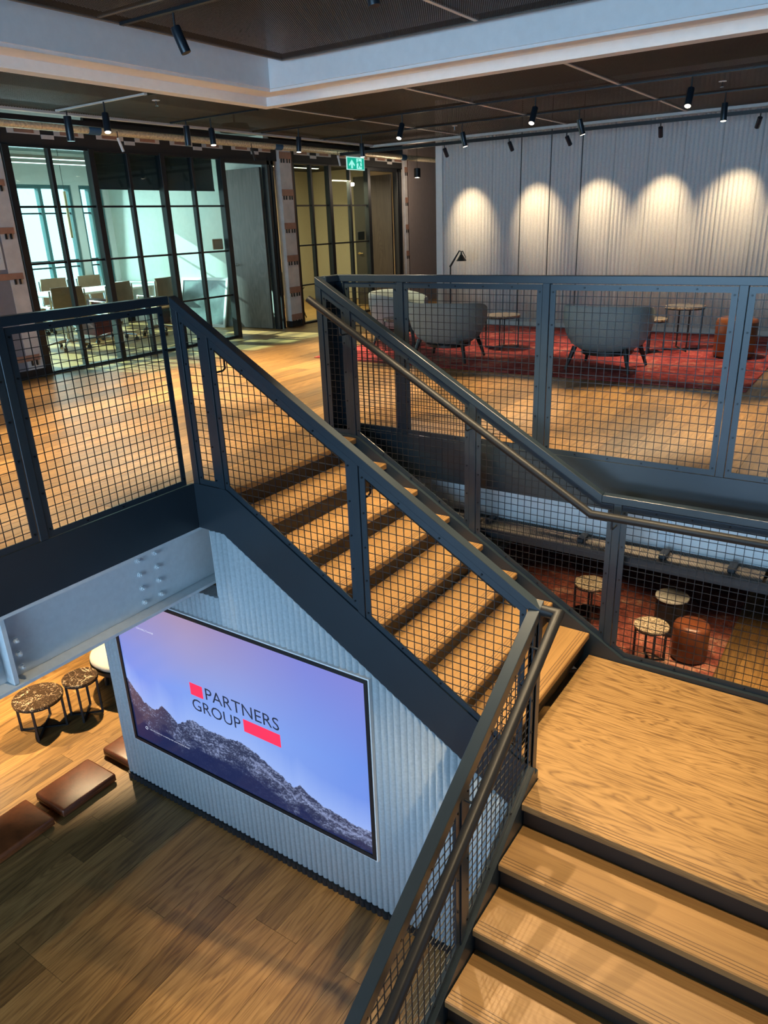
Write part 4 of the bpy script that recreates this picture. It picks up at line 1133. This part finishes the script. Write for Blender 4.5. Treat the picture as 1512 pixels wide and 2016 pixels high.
def spot(x, y, z, aim, label, watts, angle=45, stem=.09, r=.031, L=.17, blend=.55, color=(1.0, .775, .47), group='black cylinder track spotlights', dark=False):
    if (r, L) not in LB: LB[(r, L)] = (body_mesh(r, L), lens_mesh(r, L))
    t = thing('track_spotlight', (x, y, z), label, 'spotlight', group)
    MB().tube([(x, y, z), (x, y, z-stem)], .007, 8).build('stem', BLACKT, t)
    p = Vector((x, y, z-stem)); q = (Vector(aim) - p).to_track_quat('-Z', 'Y')
    b, l = LB[(r, L)]
    o = link('lamp_body', b, t, at=p); o.rotation_mode = 'QUATERNION'; o.rotation_quaternion = q
    if not dark: o2 = link('lens', l, o)
    if watts:
        d = bpy.data.lights.new('spot', 'SPOT'); d.energy = watts; d.color = color; d.spot_size = math.radians(angle); d.spot_blend = blend; d.shadow_soft_size = .022
        s = bpy.data.objects.new('spot_light', d); COL.objects.link(s); s.parent = o; s.location = (0, 0, -L-.012)
    return t
WF = (1.0, .75, .43)
spot(-6.86, 4.93, 2.685, (-6.86, 4.93, 0), 'dark tube spotlight hanging straight down at far left, above the copper pipe', 420, 66, .04, .036, .22, dark=True)
spot(-6.21, 4.86, 2.685, (-5.5, 4.3, 0), 'lit track spotlight at far left, tilted to the right', 620, 66)
spot(-6.30, 3.3, 2.70, (-5.3, 3.0, 0), 'added spotlight warming the west floor, left of frame', 520, 62)  # unseen lamp added to warm the gallery floor
spot(-6.30, 1.7, 2.70, (-5.0, 1.7, 0), 'added spotlight warming the west floor, farther left of frame', 480, 62)  # second added lamp, out of view, for the same floor
spot(-6.71, 6.28, 2.685, (-6.71, 6.28, 0), 'dark tube spotlight above the dark blind of the glass front', 420, 66, .04, .034, .20, dark=True)
spot(-6.40, 6.34, 2.685, (-6.0, 6.1, 0), 'lit track spotlight beside the black ceiling speaker', 560, 62)
spot(-6.36, 7.74, 2.685, (-6.36, 7.5, 0), 'lit track spotlight above the taped plaster column', 480, 60)
spot(-6.32, 9.0, 2.685, (-6.25, 9.0, 0), 'lit track spotlight nearest to the green exit sign', 300, 55)
spot(-4.88, 7.74, 2.685, (-4.80, 6.3, 0), 'lit track spotlight left of middle, over the left lounge chair', 560, 46)
spot(-4.81, 9.0, 2.685, (-4.3, 9.35, 0), 'track spotlight left of middle in the farther row', 190, 55)
spot(-3.32, 7.74, 2.685, (-3.3, 6.2, 0), 'lit track spotlight in the middle of mesh ceiling', 600, 46)
spot(-3.33, 9.0, 2.685, (-2.7, 9.5, 0), 'track spotlight in the middle of farther row, tilted right', 190, 55)
spot(-1.85, 7.74, 2.685, (-1.8, 6.3, 0), 'lit track spotlight at right, nearer row', 600, 46)
spot(-1.81, 9.0, 2.685, (-1.7, 8.8, 0), 'lit track spotlight at right, farther row', 200, 55)
spot(-.35, 7.74, 2.685, (-.35, 6.3, 0), 'track spotlight of nearer row beyond right frame edge', 460, 46)
for k, (x, xs) in enumerate(((-6.13, -5.77), (-5.06, -4.67), (-4.20, -3.73), (-2.94, -2.88), (-1.77, -2.03), (-.8, -1.15))):
    spot(x*.9495, 10.35, 2.598, (xs, 11.10, 1.58), 'small track spotlight washing the ribbed wall, ' + ['first', 'second', 'third', 'fourth', 'fifth', 'sixth'][k] + ' from the left', 150, 49, .04, .028, .13, 1.0, (1.0, .74, .42), dark=True)
HB = 'black spotlights under the dark ceiling'
spot(-4.27, 4.0, 2.912, (-3.45, 4.5, .2), 'large dark spotlight hanging in front of the grey soffit, upper left', 420, 60, .075, .034, .165, group=HB, dark=True)
spot(-2.70, 3.98, 2.912, (-2.0, 3.95, -1), 'spotlight cut by the top frame edge under dark ceiling', 620, 60, .055, .034, .17, group=HB, dark=True)
spot(-1.7, 3.98, 2.912, (-1.9, 3.9, -.8), 'spotlight above the stair flight, out of frame', 560, 58, .08, group=HB)
spot(-.4, 3.9, 2.912, (-.5, 3.4, -1.36), 'spotlight above the landing, out of frame', 640, 60, .08, group=HB)
spot(.3, 2.2, 2.93, (-.3, 2.2, -1.8), 'spotlight above the lower flight, out of frame', 620, 60, .08, group=HB)
spot(-2.95, 1.9, 2.93, (-3.0, 1.0, -3), 'spotlight above the void and lower floor, out of frame', 150, 60, .08, group=HB)
spot(-2.4, -.1, 2.93, (-2.6, -.3, -3), 'spotlight above the void farther south, out of frame', 140, 60, .08, group=HB)
# perimeter lamps seen only as thin tubes in front of the copper pipe
for k, (y, lb) in enumerate(((6.15, 'slim white tube lamp in front of left glass header'), (8.35, 'slim black tube lamp in front of middle of glass header'), (10.30, 'slim white tube lamp before the small room header'))):
    t = thing('tube_lamp', (-7.70, y, 2.665), lb, 'lamp')
    MB().tube([(-7.70, y, 2.665), (-7.70, y, 2.60)], .005, 6).build('stem', BLACK, t)
    MB().tube([(-7.70, y, 2.60), (-7.70, y+.05, 2.46)], .016, 10).build('tube', WHITE if k != 1 else BLACK, t, smooth=.8)
# sprinkler heads in the mesh ceiling
for k, (x, y, lb) in enumerate(((-5.93, 5.22, 'ceiling sprinkler near the two left spotlights'), (-5.05, 9.25, 'ceiling sprinkler between the middle spotlights'), (-1.72, 8.35, 'ceiling sprinkler between the right spotlights'))):
    t = thing('sprinkler', (x, y, 2.70), lb, 'sprinkler')
    MB().lathe([(.035, -.004), (.035, .0)], (x,y,2.70), 16).build('escutcheon', WHITE, t); MB().tube([(x,y,2.697),(x,y,2.655)], .008, 8).build('nozzle', CHROME, t)
    MB().lathe([(.02,2.652),(.02,2.656)], (x,y,0), 12).build('deflector', CHROME, t)
# pendant cylinder in the corridor
t = thing('pendant_lamp', (-7.8, 12.85, 2.4), 'small black cylinder pendant in the corridor left of white ribbed wall', 'lamp')
MB().lathe([(.055,-.07),(.06,-.065),(.06,.085),(.05,.09)], (-7.8,12.85,2.42), 24).build('shade', BLACKT, t, smooth=.6); MB().tube([(-7.8,12.85,2.51),(-7.8,12.85,3.5)], .004, 6).build('cable', BLACK, t)
_d = bpy.data.lights.new('pendant_light', 'POINT'); _d.energy = 38; _d.color = (1, .8, .6); _d.shadow_soft_size = .04
_o = bpy.data.objects.new('pendant_light', _d); COL.objects.link(_o); _o.location = (-7.8, 12.85, 2.33)
# green exit sign
EXG = emit('exit_green', lin('12b89a'), .9); EXW = emit('exit_white', lin('a8fff0'), .95); EXE = emit('exit_edge', lin('bff7ee'), .9)
YX0, YX1, ZX0, ZX1 = 10.50, 10.99, 2.405, 2.595
t = thing('exit_sign', (-7.68, 10.75, 2.40), 'green glowing exit sign with arrow and running figure, hanging near the corner', 'sign')
MB().rbox(-7.70, -7.66, YX0-.01, YX1+.01, ZX1+.002, ZX1+.065, .006).build('housing', WHITE, t)
pl_ = MB().box(-7.692, -7.680, YX0, YX1, ZX0, ZX1).build('sign_plate', EXE, t, bevel=.002)
MB().box(-7.680, -7.679, YX0+.015, YX1-.015, ZX0+.012, ZX1-.012).build('green_field', EXG, t)
H = ZX1-ZX0; Wd = YX1-YX0
def YZ(u, v): return (YX0+u*Wd, ZX0+v*H)
def flat(poly, x, mat, nm, par):
    m = MB(); m.prism([YZ(*p) for p in poly], x, x+.0006, lambda u, z, w: (w, u, z)); m.build(nm, mat, par)
flat([(.28,.80),(.45,.40),(.42,.28),(.33,.46),(.33,.12),(.23,.12),(.23,.46),(.14,.28),(.11,.40)], -7.679, EXW, 'arrow', t)
flat([(.54,.10),(.84,.10),(.84,.90),(.54,.90)], -7.679, EXW, 'door_symbol', t)
m = MB()
def fp(poly): m.prism([YZ(*p) for p in poly], -7.6784, -7.6778, lambda u, z, w: (w, u, z))
fp([(.645+.028*math.cos(q*PI/4), .80+.06*math.sin(q*PI/4)) for q in range(8)])
fp([(.62,.70),(.74,.70),(.75,.40),(.66,.40)]); fp([(.74,.70),(.80,.66),(.83,.56),(.80,.54),(.77,.62),(.73,.63)]); fp([(.62,.70),(.64,.62),(.58,.52),(.51,.50),(.51,.54),(.56,.57)])
fp([(.66,.42),(.71,.42),(.66,.18),(.61,.18)]); fp([(.69,.42),(.75,.42),(.77,.30),(.86,.33),(.86,.28),(.75,.23)])
m.build('running_figure', EXG, t)
for y in (10.56, 10.93): MB().tube([(-7.68, y, 2.655), (-7.68, y, 2.685)], .005, 6).build('hanger', BLACK, t)
# lamps of the lower storey ceiling (their housings are above the frame)
def downlight(x, y, z, aim, watts, angle, label):
    t = thing('downlight', (x, y, z), label, 'downlight', 'downlights of the lower ceiling')
    MB().lathe([(.05,0),(.06,-.006),(.06,-.012),(.045,-.012)], (x,y,z), 20).build('trim_ring', BLACK, t)
    MB().lathe([(.03,-.0125),(.044,-.0135)], (x,y,z), 16).build('lens', LENS, t)
    d = bpy.data.lights.new('spot', 'SPOT'); d.energy = watts; d.color = WF; d.spot_size = math.radians(angle); d.spot_blend = .5; d.shadow_soft_size = .03
    s = bpy.data.objects.new('spot_light', d); COL.objects.link(s); s.location = (x, y, z-.03)
    s.rotation_euler = (Vector(aim) - s.location).to_track_quat('-Z', 'Y').to_euler()
downlight(-6.5, 4.0, -.662, (-6.5, 3.6, LOW), 650, 74, 'recessed downlight above the brown marble tables')
downlight(-7.6, 2.6, -.662, (-7.3, 2.4, LOW), 560, 74, 'recessed downlight above the floor left of cushions')
downlight(-2.4, 7.5, -.622, (-2.7, 7.6, LOW), 190, 70, 'recessed downlight above the lower rug, left')
downlight(-1.4, 7.2, -.622, (-1.5, 7.1, LOW), 230, 66, 'recessed downlight above the lower rug, middle')
downlight(-.5, 7.0, -.622, (-.5, 7.2, LOW), 200, 74, 'recessed downlight above the floor right of lower rug')
# warm strips hidden in the soffit cove
area_light('cove_north', (-.6, SY-.33, ZC+.035), (-.6, SY-.33, 4), 8.5, .03, 9, (1, .76, .45))
area_light('cove_west', (SX+.33, 1.0, ZC+.035), (SX+.33, 1.0, 4), .03, 9.5, 5, (1, .8, .55))
